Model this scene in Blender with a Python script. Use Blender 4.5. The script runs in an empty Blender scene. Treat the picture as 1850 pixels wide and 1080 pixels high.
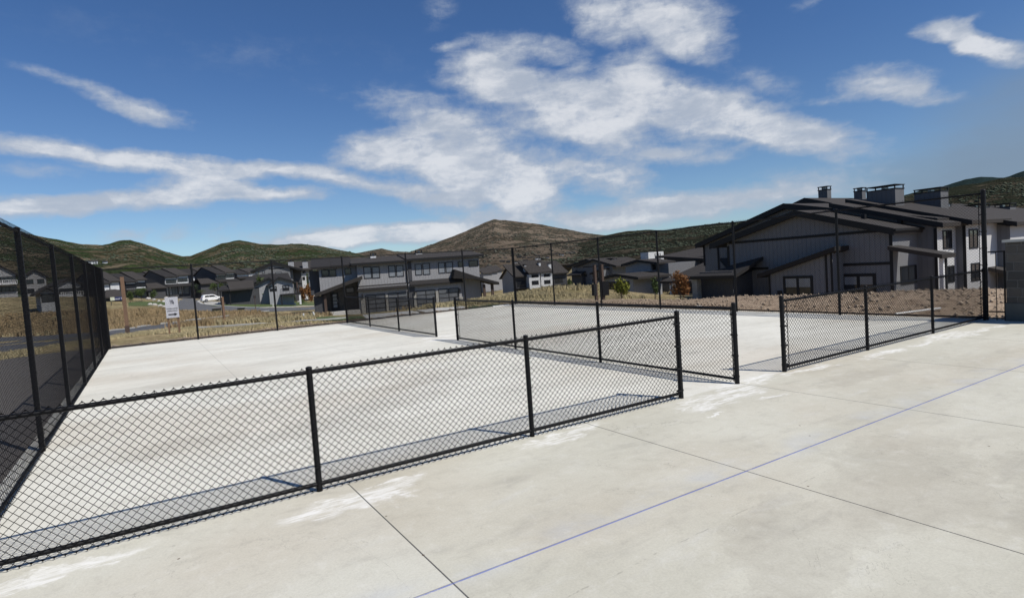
import bpy, bmesh, math, random
import numpy as np
from mathutils import Vector, Matrix
R = math.radians
random.seed(7); rng = np.random.default_rng(11)
SC = bpy.context.scene
COL = SC.collection

# ------------------------------------------------------------------ camera
F_PX, PIT, ROLL, YAW = 1061.1, -0.0563, -0.0701, 0.5553
CAM = np.array([1.4041, -5.9815, 2.1061]); PW, PH = 1850, 1080
_d = np.array([math.sin(YAW)*math.cos(PIT), math.cos(YAW)*math.cos(PIT), math.sin(PIT)])
_r = np.array([math.cos(YAW), -math.sin(YAW), 0.0]); _u = np.cross(_r, _d)
RX = math.cos(ROLL)*_r + math.sin(ROLL)*_u; UX = -math.sin(ROLL)*_r + math.cos(ROLL)*_u
cd = bpy.data.cameras.new('camera'); cam = bpy.data.objects.new('camera', cd); COL.objects.link(cam)
M = Matrix.Identity(4)
for i in range(3):
    M[i][0] = RX[i]; M[i][1] = UX[i]; M[i][2] = -_d[i]; M[i][3] = CAM[i]
cam.matrix_world = M
cd.sensor_fit = 'HORIZONTAL'; cd.sensor_width = 36.0; cd.lens = 36.0*F_PX/PW
cd.clip_start = 0.05; cd.clip_end = 20000
SC.camera = cam
def ray(px, py):
    v = _d*F_PX + RX*(px-PW/2) + UX*(PH/2-py)
    return v/F_PX
def at(px, py, d):            # point seen at a photo position, d metres in front of the camera
    return CAM + ray(px, py)*d

# ------------------------------------------------------------------ light
SUN = np.array([0.39, -0.87, 1.22]); SUN = SUN/np.linalg.norm(SUN)
SUN_EL = math.asin(SUN[2]); SUN_AZ = math.atan2(SUN[0], SUN[1])
sl = bpy.data.lights.new('sun', 'SUN'); sl.energy = 5.0; sl.angle = R(0.5); sl.color = (1.0, 0.955, 0.88)
so = bpy.data.objects.new('sun', sl); COL.objects.link(so)
so.rotation_euler = Vector(SUN).to_track_quat('Z', 'Y').to_euler(); so.location = (0, -30, 40)
SC.view_settings.view_transform = 'Standard'; SC.view_settings.look = 'None'
SC.view_settings.exposure = 0.0; SC.view_settings.gamma = 1.0
W = bpy.data.worlds.new('World'); SC.world = W; W.use_nodes = True
nt = W.node_tree; nt.nodes.clear()
class G:                       # small node-graph helper
    def __init__(s, t): s.t = t
    def n(s, typ, **k):
        x = s.t.nodes.new(typ)
        for a, b in k.items(): setattr(x, a, b)
        return x
    def l(s, a, b): s.t.links.new(a, b)
    def put(s, sock, v):
        if isinstance(v, (int, float)): sock.default_value = v
        elif isinstance(v, tuple):
            sock.default_value = v if len(v) == len(sock.default_value) else v + (1.0,)
        else: s.l(v, sock)
    def m(s, op, a, b=0.0, c=None, clamp=False):
        x = s.n('ShaderNodeMath', operation=op, use_clamp=clamp)
        s.put(x.inputs[0], a); s.put(x.inputs[1], b)
        if c is not None: s.put(x.inputs[2], c)
        return x.outputs[0]
    def mix(s, f, a, b, bt='MIX'):
        x = s.n('ShaderNodeMix', data_type='RGBA', blend_type=bt); x.clamp_factor = True
        s.put(x.inputs[0], f); s.put(x.inputs[6], a); s.put(x.inputs[7], b)
        return x.outputs[2]
    def noise(s, vec, scale, detail=4, rough=0.5, dist=0.0, col=False):
        x = s.n('ShaderNodeTexNoise'); s.l(vec, x.inputs['Vector'])
        x.inputs['Scale'].default_value = scale; x.inputs['Detail'].default_value = detail
        x.inputs['Roughness'].default_value = rough; x.inputs['Distortion'].default_value = dist
        return x.outputs['Color' if col else 'Fac']
    def ramp(s, f, a, b):      # smoothstep from a to b
        x = s.n('ShaderNodeMapRange', interpolation_type='SMOOTHSTEP')
        s.put(x.inputs['Value'], f); s.put(x.inputs['From Min'], a); s.put(x.inputs['From Max'], b)
        return x.outputs['Result']
    def mapv(s, vec, loc=(0, 0, 0), rot=(0, 0, 0), sc=(1, 1, 1), typ='POINT'):
        x = s.n('ShaderNodeMapping', vector_type=typ); s.l(vec, x.inputs['Vector'])
        x.inputs['Location'].default_value = loc; x.inputs['Rotation'].default_value = rot; x.inputs['Scale'].default_value = sc
        return x.outputs[0]
    def blob(s, vec, loc, rot, sc):
        x = s.n('ShaderNodeTexGradient', gradient_type='SPHERICAL')
        s.l(s.mapv(vec, loc, (0, 0, rot), sc, 'TEXTURE'), x.inputs[0])
        return x.outputs['Fac']
g = G(nt)
out = g.n('ShaderNodeOutputWorld'); bg = g.n('ShaderNodeBackground')
sky = g.n('ShaderNodeTexSky', sky_type='NISHITA'); sky.sun_disc = False
sky.sun_elevation = SUN_EL; sky.sun_rotation = SUN_AZ
sky.altitude = 2000; sky.air_density = 1.0; sky.dust_density = 0.9; sky.ozone_density = 2.5
tc = g.n('ShaderNodeTexCoord')
sep = g.n('ShaderNodeSeparateXYZ'); g.l(tc.outputs['Generated'], sep.inputs[0])
az = g.m('MULTIPLY', g.m('ARCTAN2', sep.outputs[0], sep.outputs[1]), 57.29578)
el = g.m('MULTIPLY', g.m('ARCSINE', sep.outputs[2]), 57.29578)
cmb = g.n('ShaderNodeCombineXYZ'); g.l(az, cmb.inputs[0]); g.l(el, cmb.inputs[1])
wn = g.noise(g.mapv(cmb.outputs[0], sc=(0.09, 0.16, 1)), 1.0, 5, 0.6, col=True)
vs = g.n('ShaderNodeVectorMath', operation='SUBTRACT'); g.l(wn, vs.inputs[0]); vs.inputs[1].default_value = (0.5, 0.5, 0.5)
vm = g.n('ShaderNodeVectorMath', operation='MULTIPLY'); g.l(vs.outputs[0], vm.inputs[0]); vm.inputs[1].default_value = (5.5, 2.6, 0)
va = g.n('ShaderNodeVectorMath', operation='ADD'); g.l(cmb.outputs[0], va.inputs[0]); g.l(vm.outputs[0], va.inputs[1])
AE = va.outputs[0]
def azel(px, py):
    v = ray(px, py); v = v/np.linalg.norm(v)
    return math.degrees(math.atan2(v[0], v[1])), math.degrees(math.asin(v[2]))
CLOUDS = [  # photo position, half-length, half-height, tilt, amount
 (100,140,90,14,20,.38),(190,180,95,20,24,.6),(280,208,80,22,8,.95),
 (50,262,150,20,4,.95),(190,283,160,20,6,1.0),(340,296,130,18,5,.85),(480,306,150,16,5,.85),(620,325,140,18,8,.9),(740,345,120,20,6,.85),(840,372,110,26,8,.9),
 (30,378,150,24,-1,1.1),(190,368,150,22,-4,1.05),(330,350,110,32,-6,1.0),(400,330,85,30,8,1.0),(490,353,120,16,0,.95),(60,308,120,18,3,.3),
 (215,425,75,16,-5,.6),(325,420,40,14,-25,.5),(400,412,50,12,-12,.35),
 (700,265,130,34,-14,1.0),(800,215,130,34,10,.75),(790,290,160,44,8,1.0),(900,300,150,60,16,1.05),(950,350,90,36,20,.9),(900,335,120,36,8,.8),
 (880,95,90,40,-6,.95),(990,88,80,24,4,.9),(800,80,40,9,-12,.7),(1045,120,30,12,-10,.6),(900,150,110,46,6,1.05),(1010,190,160,52,8,1.1),(1140,122,62,30,-4,1.15),
 (1130,185,140,50,6,1.1),(1250,185,140,46,14,1.1),(1340,225,170,44,10,1.2),(1480,250,130,36,8,1.05),(1080,245,160,34,6,.8),(1210,280,120,22,0,.8),(1110,330,100,30,8,1.0),(1040,300,120,24,4,.6),
 (1180,35,140,60,4,1.15),(1250,70,90,40,20,.9),(1070,30,60,40,20,.55),(1390,150,90,30,20,.35),
 (1590,142,95,34,-4,1.25),(1650,165,80,22,4,.8),(1500,178,40,14,0,.5),(1750,62,70,28,22,1.15),(1800,90,80,24,8,1.15),(1690,52,40,18,0,.8),(1770,30,30,12,-20,.4),
 (640,428,230,20,-3,1.15),(780,418,170,22,-4,1.25),(880,405,110,20,-6,1.1),(560,440,110,13,-2,.95),(1090,396,150,24,-6,1.0),(1210,380,180,26,-6,.95),(1340,362,160,26,-5,.8),
 (1480,335,190,40,-3,.4),(1450,15,50,20,-30,.3),(780,10,50,30,-50,.3),(700,175,140,26,12,.25),(430,90,500,60,4,.1),
]
acc = None
for (cx, cy, rx, ry, rot, amp) in CLOUDS:
    a0, e0 = azel(cx, cy); t = R(rot)
    a1, e1 = azel(cx+rx*math.cos(t), cy+rx*math.sin(t)); a2, e2 = azel(cx-ry*math.sin(t), cy+ry*math.cos(t))
    L1 = math.hypot(a1-a0, e1-e0); L2 = math.hypot(a2-a0, e2-e0)
    b = g.blob(AE, (a0, e0, 0), math.atan2(e1-e0, a1-a0), (L1*1.25, L2*1.3, 1))
    v = g.m('MULTIPLY', b, amp)
    acc = v if acc is None else g.m('ADD', acc, v)
n1 = g.noise(g.mapv(AE, rot=(0, 0, R(8)), sc=(0.15, 0.40, 1)), 1.0, 8, 0.56, .25)
n2 = g.noise(g.mapv(cmb.outputs[0], rot=(0, 0, R(-14)), sc=(0.42, 1.15, 1)), 1.0, 7, 0.58, .3)
n3 = g.noise(g.mapv(AE, rot=(0, 0, R(25)), sc=(0.30, 2.4, 1)), 1.0, 6, 0.6, .2)
acc = g.m('MINIMUM', acc, 1.05)
nn = g.m('ADD', g.m('MULTIPLY', g.m('SUBTRACT', n1, 0.5), 1.5), g.m('ADD', g.m('MULTIPLY', g.m('SUBTRACT', n2, 0.5), .80), g.m('MULTIPLY', g.m('SUBTRACT', n3, 0.5), .12)))
raw = g.m('ADD', acc, nn)
n4 = g.noise(cmb.outputs[0], 1.1, 8, .62, .5)
raw = g.m('ADD', raw, g.m('MULTIPLY', g.m('SUBTRACT', n4, .5), .55))
dens = g.m('MULTIPLY', g.ramp(raw, -0.08, 1.05), g.ramp(acc, 0.0, 0.28))
cshade = g.m('MULTIPLY', g.ramp(raw, 0.55, 1.25), g.ramp(g.noise(g.mapv(AE, loc=(3, 1, 0), sc=(0.16, 0.34, 1)), 1.0, 7, 0.6), 0.34, 0.60))
ccol = g.mix(cshade, (4.9, 5.5, 6.5), (8.3, 8.5, 8.9))
tint = g.mix(1.0, sky.outputs[0], g.mix(g.ramp(el, 2.0, 22.0), (0.86, 0.98, 1.06), (0.60, 0.85, 1.12)), 'MULTIPLY')
veil = None
for (cx, cy, rx, ry, rot, amp) in [(1880,300,420,170,-10,1.0),(1650,340,420,80,-5,.7),(1920,150,300,150,0,.5)]:
    a0, e0 = azel(cx, cy); t = R(rot)
    a1, e1 = azel(cx+rx*math.cos(t), cy+rx*math.sin(t)); a2, e2 = azel(cx-ry*math.sin(t), cy+ry*math.cos(t))
    v = g.m('MULTIPLY', g.blob(AE, (a0, e0, 0), math.atan2(e1-e0, a1-a0), (math.hypot(a1-a0, e1-e0)*1.25, math.hypot(a2-a0, e2-e0)*1.3, 1)), amp)
    veil = v if veil is None else g.m('ADD', veil, v)
tint = g.mix(g.m('MULTIPLY', g.ramp(g.m('ADD', veil, g.m('MULTIPLY', g.m('SUBTRACT', n1, .5), .5)), 0.0, 1.3), .85), tint, (2.3, 3.1, 4.2))
g.l(g.mix(g.m('MULTIPLY', dens, 0.9), tint, ccol), bg.inputs['Color'])
bg.inputs['Strength'].default_value = 0.09
g.l(bg.outputs[0], out.inputs[0])

# ------------------------------------------------------------------ materials
MATS = {}
def newmat(name):
    m = bpy.data.materials.new(name); m.use_nodes = True
    t = m.node_tree; b = t.nodes['Principled BSDF']; MATS[name] = m
    return m, G(t), b
def coords(g, kind='Object'):
    return g.n('ShaderNodeTexCoord').outputs[kind]
def wpos(g):
    return g.n('ShaderNodeNewGeometry').outputs['Position']
def bump(g, b, h, strength=0.3, dist=0.02):
    x = g.n('ShaderNodeBump'); x.inputs['Strength'].default_value = strength; x.inputs['Distance'].default_value = dist
    g.l(h, x.inputs['Height']); g.l(x.outputs[0], b.inputs['Normal'])
def simple(name, col, rough=0.6, metal=0.0, var=0.25, scale=6.0, bmp=0.0, spec=0.5):
    m, g, b = newmat(name); c = coords(g)
    n = g.noise(c, scale, 5, 0.6)
    lo = tuple(v*(1-var) for v in col); hi = tuple(min(1, v*(1+var)) for v in col)
    g.l(g.mix(n, lo, hi), b.inputs['Base Color'])
    b.inputs['Roughness'].default_value = rough; b.inputs['Metallic'].default_value = metal
    b.inputs['Specular IOR Level'].default_value = spec
    if bmp: bump(g, b, g.noise(c, scale*4, 4, 0.6), bmp, 0.02)
    return m
BLACK = simple('black_vinyl_coating', (0.006, 0.006, 0.007), 0.5, 0, .2, spec=.22)
WIRE = simple('black_wire', (0.006, 0.006, 0.007), 0.7, 0, .1, spec=.08)
def siding(name, col, step=0.40, horiz=False, var=0.08):
    m, g, b = newmat(name); c = coords(g)
    s = g.n('ShaderNodeSeparateXYZ'); g.l(c, s.inputs[0])
    q = s.outputs[2] if horiz else g.m('ADD', s.outputs[0], s.outputs[1])
    f = g.m('FRACT', g.m('DIVIDE', q, step))
    line = g.m('LESS_THAN', f, 0.11)
    n = g.noise(c, 1.3, 5, 0.6); n2 = g.noise(g.mapv(c, sc=(3, 3, .4)), 3, 3, 0.6)
    base = g.mix(n, tuple(v*(1-var) for v in col), tuple(v*(1+var) for v in col))
    base = g.mix(g.m('MULTIPLY', n2, 0.25), base, tuple(v*0.8 for v in col))
    g.l(base, b.inputs['Base Color']); b.inputs['Roughness'].default_value = 0.8
    bump(g, b, line, 1.0, 0.03)
    return m
S_LIGHT = siding('light_grey_board_siding', (0.33, 0.335, 0.35))
S_MID = siding('mid_grey_board_siding', (0.29, 0.287, 0.293))
S_DARK = siding('charcoal_board_siding', (0.055, 0.056, 0.062))
S_WHITE = siding('white_board_siding', (0.60, 0.61, 0.62))
S_BLUE = siding('blue_grey_board_siding', (0.165, 0.168, 0.178))
def shingle(name, col):
    m, g, b = newmat(name); c = coords(g)
    n = g.noise(c, 9, 4, 0.7); n3 = g.noise(c, 0.6, 4, 0.6)
    s = g.n('ShaderNodeSeparateXYZ'); g.l(c, s.inputs[0])
    row = g.m('FRACT', g.m('MULTIPLY', s.outputs[2], 14.0))
    cc = g.mix(n, tuple(v*.65 for v in col), tuple(v*1.35 for v in col))
    cc = g.mix(g.m('MULTIPLY', n3, .5), cc, tuple(v*.75 for v in col))
    g.l(cc, b.inputs['Base Color']); b.inputs['Roughness'].default_value = 0.9
    b.inputs['Specular IOR Level'].default_value = .2
    bump(g, b, g.m('ADD', row, n), 0.5, 0.03)
    return m
ROOF = shingle('dark_shingles', (0.032, 0.030, 0.030)); ROOF2 = shingle('brown_grey_shingles', (0.050, 0.045, 0.042))
TRIM = simple('charcoal_trim', (0.011, 0.011, 0.012), 0.6, spec=.3); TRIMW = simple('white_trim', (.62, .62, .62), .6, var=.08)
def glassm(name, col, rough=0.06):
    m, g, b = newmat(name); c = coords(g)
    g.l(g.mix(g.noise(c, .9, 2), tuple(v*.6 for v in col), tuple(v*1.4 for v in col)), b.inputs['Base Color'])
    b.inputs['Roughness'].default_value = rough; b.inputs['Specular IOR Level'].default_value = 0.6
    bump(g, b, g.noise(c, .7, 2), .06, .05)
    return m
GLASS = glassm('dark_window_glass', (0.02, 0.023, 0.028)); BLIND = glassm('window_with_blind', (0.20, 0.215, 0.235), .2)
GDOOR = glassm('frosted_garage_panel', (0.105, 0.11, 0.12), .25)
def stonem(name, c1, c2, cm, sc=1.0, seed=0):
    m, g, b = newmat(name); c = coords(g)
    s = g.n('ShaderNodeSeparateXYZ'); g.l(c, s.inputs[0])
    u = g.m('ADD', s.outputs[0], s.outputs[1]); cb = g.n('ShaderNodeCombineXYZ'); g.l(u, cb.inputs[0]); g.l(s.outputs[2], cb.inputs[1])
    wv = g.noise(cb.outputs[0], 3.0, 3, .5, col=True)
    ad = g.n('ShaderNodeVectorMath', operation='MULTIPLY_ADD'); g.l(wv, ad.inputs[0]); ad.inputs[1].default_value = (.07, .07, 0); g.l(cb.outputs[0], ad.inputs[2])
    br = g.n('ShaderNodeTexBrick'); g.l(ad.outputs[0], br.inputs['Vector'])
    br.offset = .43; br.squash = .62; br.squash_frequency = 3
    br.inputs['Scale'].default_value = sc; br.inputs['Brick Width'].default_value = .42; br.inputs['Row Height'].default_value = .2
    br.inputs['Mortar Size'].default_value = .012; br.inputs['Mortar Smooth'].default_value = .3; br.inputs['Bias'].default_value = 0
    br.inputs['Color1'].default_value = c1+(1,); br.inputs['Color2'].default_value = c2+(1,); br.inputs['Mortar'].default_value = cm+(1,)
    n = g.noise(c, 7, 6, .65)
    g.l(g.mix(g.m('MULTIPLY', n, .55), br.outputs['Color'], tuple(v*.45 for v in c1)), b.inputs['Base Color'])
    b.inputs['Roughness'].default_value = .85
    bump(g, b, g.m('ADD', g.m('MULTIPLY', br.outputs['Fac'], -1.2), n), .8, .03)
    return m
STONE = stonem('stacked_stone', (.115, .10, .085), (.05, .048, .046), (.14, .135, .125)); STONEL = stonem('pale_stacked_stone', (.42, .40, .36), (.28, .27, .25), (.3, .3, .28))
WOOD = simple('weathered_wood', (.17, .10, .06), .8, 0, .35, 5, .3); WOODD = simple('dark_stained_wood', (.07, .045, .033), .8, 0, .3, 5)
ROCK = simple('pale_boulder', (.46, .44, .41), .9, 0, .3, 3, .5); ROCKB = simple('tan_boulder', (.33, .26, .19), .9, 0, .4, 2, .5)
CONC2 = simple('pale_kerb_concrete', (.42, .41, .38), .85, 0, .12, 2, .15)
ASPH = simple('asphalt', (.075, .075, .078), .88, 0, .22, 1.2, .2); ASPHD = simple('worn_asphalt', (.10, .10, .102), .88, 0, .22, .7, .2)
WHITEP = simple('white_paint', (.78, .78, .78), .3, 0, .03); TYRE = simple('black_rubber', (.015, .015, .016), .8); PVC = simple('white_pvc', (.7, .7, .68), .5, 0, .05)
CARGLASS = glassm('tinted_car_glass', (.012, .013, .015)); CHROME = simple('alloy', (.45, .45, .46), .35, .8, .1)

# concrete of the courts
m, g, b = newmat('broom_finished_concrete'); CONC = m
P = wpos(g); s = g.n('ShaderNodeSeparateXYZ'); g.l(P, s.inputs[0]); X, Y = s.outputs[0], s.outputs[1]
big = g.noise(g.mapv(P, rot=(0, 0, R(12)), sc=(.35, .8, 1)), 1.0, 6, .6, .4)
med = g.noise(g.mapv(P, rot=(0, 0, R(-6)), sc=(1.0, 3.0, 1)), 1.0, 7, .65, .3)
fine = g.noise(P, 55.0, 4, .7); grit = g.noise(P, 240.0, 3, .8); mott = g.noise(P, 6.0, 9, .75, .5)
warm = g.noise(g.mapv(P, loc=(9, 4, 0), sc=(.22, .3, 1)), 1.0, 3, .5)
inside = g.m('GREATER_THAN', Y, 0.0)
c_in = g.mix(g.ramp(big, .28, .72), (.575, .56, .495), (.685, .67, .60))
c_out = g.mix(g.ramp(big, .28, .72), (.47, .452, .375), (.56, .543, .46))
col = g.mix(inside, g.mix(g.m('LESS_THAN', X, 2.985), c_out, (.56, .545, .47)), c_in)
col = g.mix(g.m('MULTIPLY', g.ramp(warm, .45, .7), .35), col, (.44, .37, .28))
col = g.mix(g.m('MULTIPLY', g.ramp(med, .52, .80), .45), col, (.27, .255, .225))
col = g.mix(g.m('MULTIPLY', g.ramp(med, .46, .22), .35), col, (.60, .595, .565))
col = g.mix(g.m('MULTIPLY', g.ramp(fine, .35, .75), .20), col, (.20, .19, .17))
col = g.mix(g.m('MULTIPLY', g.ramp(mott, .50, .68), .22), col, (.30, .28, .24))
col = g.mix(g.m('MULTIPLY', g.ramp(mott, .48, .30), .20), col, (.70, .69, .65))
col = g.mix(g.m('MULTIPLY', g.ramp(grit, .56, .72), .38), col, (.14, .13, .11))
hair = g.m('ABSOLUTE', g.m('SUBTRACT', g.noise(g.mapv(P, sc=(1, .7, 1)), .55, 8, .6, 1.2), .5))
col = g.mix(g.m('MULTIPLY', g.m('MULTIPLY', g.m('LESS_THAN', hair, .0011), g.ramp(g.noise(P, .5, 3), .5, .6)), .45), col, (.15, .14, .12))
scr = g.noise(g.mapv(P, rot=(0, 0, R(18)), sc=(1.2, 26, 1)), 1.0, 6, .7, .6)
col = g.mix(g.m('MULTIPLY', g.m('MULTIPLY', g.ramp(scr, .66, .72), g.ramp(warm, .40, .6)), .35), col, (.62, .61, .57))
# water stains near the viewer's right and in the left court
wd = g.noise(P, 1.1, 6, .65, col=True)
wv = g.n('ShaderNodeVectorMath', operation='MULTIPLY_ADD'); g.l(wd, wv.inputs[0]); wv.inputs[1].default_value = (1.3, 1.3, 0); g.l(P, wv.inputs[2])
WP = wv.outputs[0]
def spot(x, y, rx, ry, rot=0):
    return g.blob(WP, (x+.65, y+.65, 0), R(rot), (rx, ry, 50))
st = None
for a in [(4.9, -3.6, .95, .45, 25), (4.2, -3.9, .7, .3, 0), (6.3, -3.7, 1.2, .5, -10), (7.2, -3.3, 1.6, .6, 10), (8.2, -4.2, 1.5, .6, 0), (4.9, 3.4, 1.6, .8, 20), (3.5, 2.6, 1.2, .8, 0), (6.0, 4.6, 1.4, .7, 10), (1.6, 3.2, 1.0, .6, 0), (2.2, 9, 2, .6, 0), (10.8, -1.1, 1.5, .35, 0), (5.4, -3.2, .6, .2, 10), (6.9, -4.2, .9, .25, 20)]:
    v = spot(*a); st = v if st is None else g.m('MAXIMUM', st, v)
edge = g.m('MULTIPLY', g.m('ADD', g.m('MULTIPLY', g.ramp(st, .16, .22), .55), g.m('MULTIPLY', g.ramp(st, .2, .7), .5)), g.m('ADD', .3, g.m('MULTIPLY', mott, 1.1)))
col = g.mix(g.m('MULTIPLY', edge, .26), col, (.24, .215, .175))
# pale grout dust round the post footings
du = None
for a in [(2.95, -.45, 1.0, .30, 8), (3.4, -.35, .5, .2, 0), (5.7, -.28, .75, .26, 6), (5.3, -.2, .5, .2, 0), (7.9, -.45, .8, .38, 20), (8.6, -.25, .9, .42, 0), (9.3, -.05, .8, .35, 0), (9.9, .0, .5, .25, 0), (8.7, -.9, .5, .12, 0), (10.9, -.2, .9, .16, 4), (12.9, -.3, 1.1, .26, 0), (14.4, -.45, .7, .12, 0), (15.7, -.4, 1.2, .3, 0), (17.0, -.5, .8, .16, 0), (.6, -.35, 1.2, .16, 6), (9.3, 11.2, .9, .3, 0), (9.0, 10.6, .7, .25, 0), (9.2, 9.6, .4, .2, 0), (7.6, -1.0, .3, .05, 10)]:
    v = spot(*a); du = v if du is None else g.m('MAXIMUM', du, v)
streak = g.noise(g.mapv(P, rot=(0, 0, R(-25)), sc=(1.6, 9, 1)), 1.0, 8, .72, 1.6)
streak2 = g.noise(g.mapv(P, rot=(0, 0, R(35)), sc=(2, 8, 1)), 1.0, 7, .7, 1.2)
dm = g.m('MULTIPLY', g.ramp(du, .08, .55), g.ramp(g.m('MAXIMUM', streak, streak2), .42, .64))
col = g.mix(g.m('MULTIPLY', dm, .75), col, (.78, .775, .75))
# joints: saw cuts along both directions, with blue chalk on the long one
def line(q, pos, w): return g.m('LESS_THAN', g.m('ABSOLUTE', g.m('SUBTRACT', q, pos)), w)
jt = None
for x0 in (-.0, 2.985, 6.10, 9.24, 12.35, 15.45):
    ok = g.m('MAXIMUM', g.m('LESS_THAN', Y, 0.0), .38)
    v = g.m('MULTIPLY', line(X, x0, .006), ok); jt = v if jt is None else g.m('MAXIMUM', jt, v)
for y0 in (5.3, 10.6, 15.9):
    jt = g.m('MAXIMUM', jt, g.m('MULTIPLY', line(Y, y0, .006), .3))
jt = g.m('MAXIMUM', jt, g.m('MULTIPLY', line(Y, -2.418, .005), .6))
col = g.mix(g.m('MULTIPLY', jt, .9), col, (.05, .05, .05))
wob = g.m('MULTIPLY', g.m('SUBTRACT', g.noise(P, 3.5, 4, .6), .5), .06)
crack = g.m('MULTIPLY', g.m('LESS_THAN', g.m('ABSOLUTE', g.m('ADD', g.m('SUBTRACT', Y, g.m('SUBTRACT', g.m('MULTIPLY', X, .045), 3.20)), wob)), .006), g.ramp(g.noise(P, 9, 3, .6), .5, .6))
crack = g.m('MULTIPLY', crack, g.m('MULTIPLY', g.m('GREATER_THAN', X, 3.2), g.m('LESS_THAN', X, 6.6)))
col = g.mix(g.m('MULTIPLY', crack, .32), col, (.14, .13, .115))
chalk = g.m('MULTIPLY', line(Y, -2.428, .008), g.m('MULTIPLY', g.m('LESS_THAN', X, 14.0), g.ramp(g.noise(P, 5, 5, .7), .25, .5)))
col = g.mix(g.m('MULTIPLY', chalk, .72), col, (.07, .11, .42))
haze_c = g.m('MULTIPLY', g.ramp(g.m('ABSOLUTE', g.m('SUBTRACT', Y, -2.33)), .34, .0), g.m('MULTIPLY', g.ramp(g.noise(P, 1.3, 5, .6), .42, .7), .22))
col = g.mix(haze_c, col, (.38, .45, .60))
pits = g.n('ShaderNodeTexVoronoi'); g.l(P, pits.inputs['Vector']); pits.inputs['Scale'].default_value = 3.0
pm = g.m('MULTIPLY', g.m('LESS_THAN', pits.outputs['Distance'], .035), g.m('GREATER_THAN', g.noise(P, .9, 2), .52))
col = g.mix(g.m('MULTIPLY', pm, .8), col, (.09, .06, .04))
g.l(col, b.inputs['Base Color']); b.inputs['Roughness'].default_value = .82
b.inputs['Specular IOR Level'].default_value = .3
broom = g.noise(g.mapv(P, sc=(2, 160, 1)), 1.0, 2, .5)
bump(g, b, g.m('ADD', g.m('MULTIPLY', fine, .6), g.m('SUBTRACT', g.m('MULTIPLY', broom, .3), g.m('MULTIPLY', jt, 2.0))), .25, .006)

# open ground: dry grass, dirt beside the right-hand house, gravel by the fences
m, g, b = newmat('dry_ground'); GROUND = m
P = wpos(g); s = g.n('ShaderNodeSeparateXYZ'); g.l(P, s.inputs[0]); X, Y = s.outputs[0], s.outputs[1]
n = g.noise(P, .25, 6, .65); n2 = g.noise(P, 2.5, 6, .7); n3 = g.noise(P, 14, 4, .7)
grass = g.mix(g.ramp(n, .35, .65), (.15, .135, .06), (.40, .32, .18))
grass = g.mix(g.ramp(n2, .45, .6), grass, (.17, .125, .07)); grass = g.mix(g.m('MULTIPLY', g.ramp(n3, .5, .62), .6), grass, (.09, .08, .04)); grass = g.mix(g.m('MULTIPLY', g.ramp(n3, .45, .33), .5), grass, (.48, .40, .25))
dirt = g.mix(g.ramp(n2, .3, .7), (.20, .145, .10), (.40, .31, .225))
dirt = g.mix(g.m('MULTIPLY', g.ramp(n3, .5, .75), .7), dirt, (.09, .062, .045))
dirt = g.mix(g.m('MULTIPLY', g.ramp(g.noise(P, 6, 3, .6), .6, .75), .6), dirt, (.46, .40, .33))
wob = g.m('MULTIPLY', g.m('SUBTRACT', n, .5), 8.0)
dmask = g.m('MULTIPLY', g.m('GREATER_THAN', X, 18.0), g.ramp(g.m('ADD', g.m('SUBTRACT', Y, g.m('MULTIPLY', X, .22)), wob), 17.5, 14.5))
near = g.m('MULTIPLY', g.ramp(g.m('ADD', Y, g.m('MULTIPLY', wob, .1)), 24.6, 23.6), g.m('LESS_THAN', X, 22))
near = g.m('MAXIMUM', near, g.m('MULTIPLY', g.ramp(X, -4.2, -3.2), g.m('LESS_THAN', X, 4)))
near = g.m('MULTIPLY', near, g.m('LESS_THAN', Y, 24.6))
grav = g.mix(n3, (.05, .047, .05), (.20, .185, .17))
gv = g.mix(g.ramp(X, -1, 3), grav, dirt)
colr = g.mix(g.m('MAXIMUM', dmask, 0.0), grass, dirt); colr = g.mix(near, colr, gv)
g.l(colr, b.inputs['Base Color']); b.inputs['Roughness'].default_value = .95; b.inputs['Specular IOR Level'].default_value = .1
bump(g, b, g.m('ADD', n2, n3), .8, .05)
m, g, b = newmat('lawn_grass'); LAWN = m
P = wpos(g); g.l(g.mix(g.noise(P, 1.5, 6, .7), (.035, .065, .014), (.10, .125, .035)), b.inputs['Base Color']); b.inputs['Roughness'].default_value = .95
bump(g, b, g.noise(P, 12, 4, .7), 1, .06)
def grassm(name, a, bb):
    m, g, b = newmat(name); P = wpos(g)
    c = g.mix(g.ramp(g.noise(P, .35, 5, .6), .35, .65), a, bb)
    c = g.mix(g.noise(P, 4, 4, .7), c, tuple(v*1.25 for v in bb))
    g.l(c, b.inputs['Base Color']); b.inputs['Roughness'].default_value = .9; b.inputs['Specular IOR Level'].default_value = .15
    return m
DRY = grassm('dry_grass_blades', (.17, .16, .085), (.43, .36, .215)); DRYO = grassm('russet_grass_blades', (.14, .115, .06), (.30, .22, .125))
def leafm(name, a, bb):
    m, g, b = newmat(name); P = wpos(g)
    g.l(g.mix(g.ramp(g.noise(P, 2.2, 4, .7), .3, .7), a, bb), b.inputs['Base Color'])
    b.inputs['Roughness'].default_value = .7; b.inputs['Specular IOR Level'].default_value = .2
    return m
LEAF = leafm('green_leaves', (.035, .06, .018), (.09, .12, .035)); LEAFY = leafm('yellow_green_leaves', (.10, .12, .015), (.22, .22, .03))
LEAFO = leafm('rust_orange_leaves', (.13, .055, .02), (.25, .12, .04)); LEAFD = leafm('dark_spruce_needles', (.02, .035, .02), (.05, .07, .04)); BARK = simple('bark', (.12, .09, .07), .9)
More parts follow.
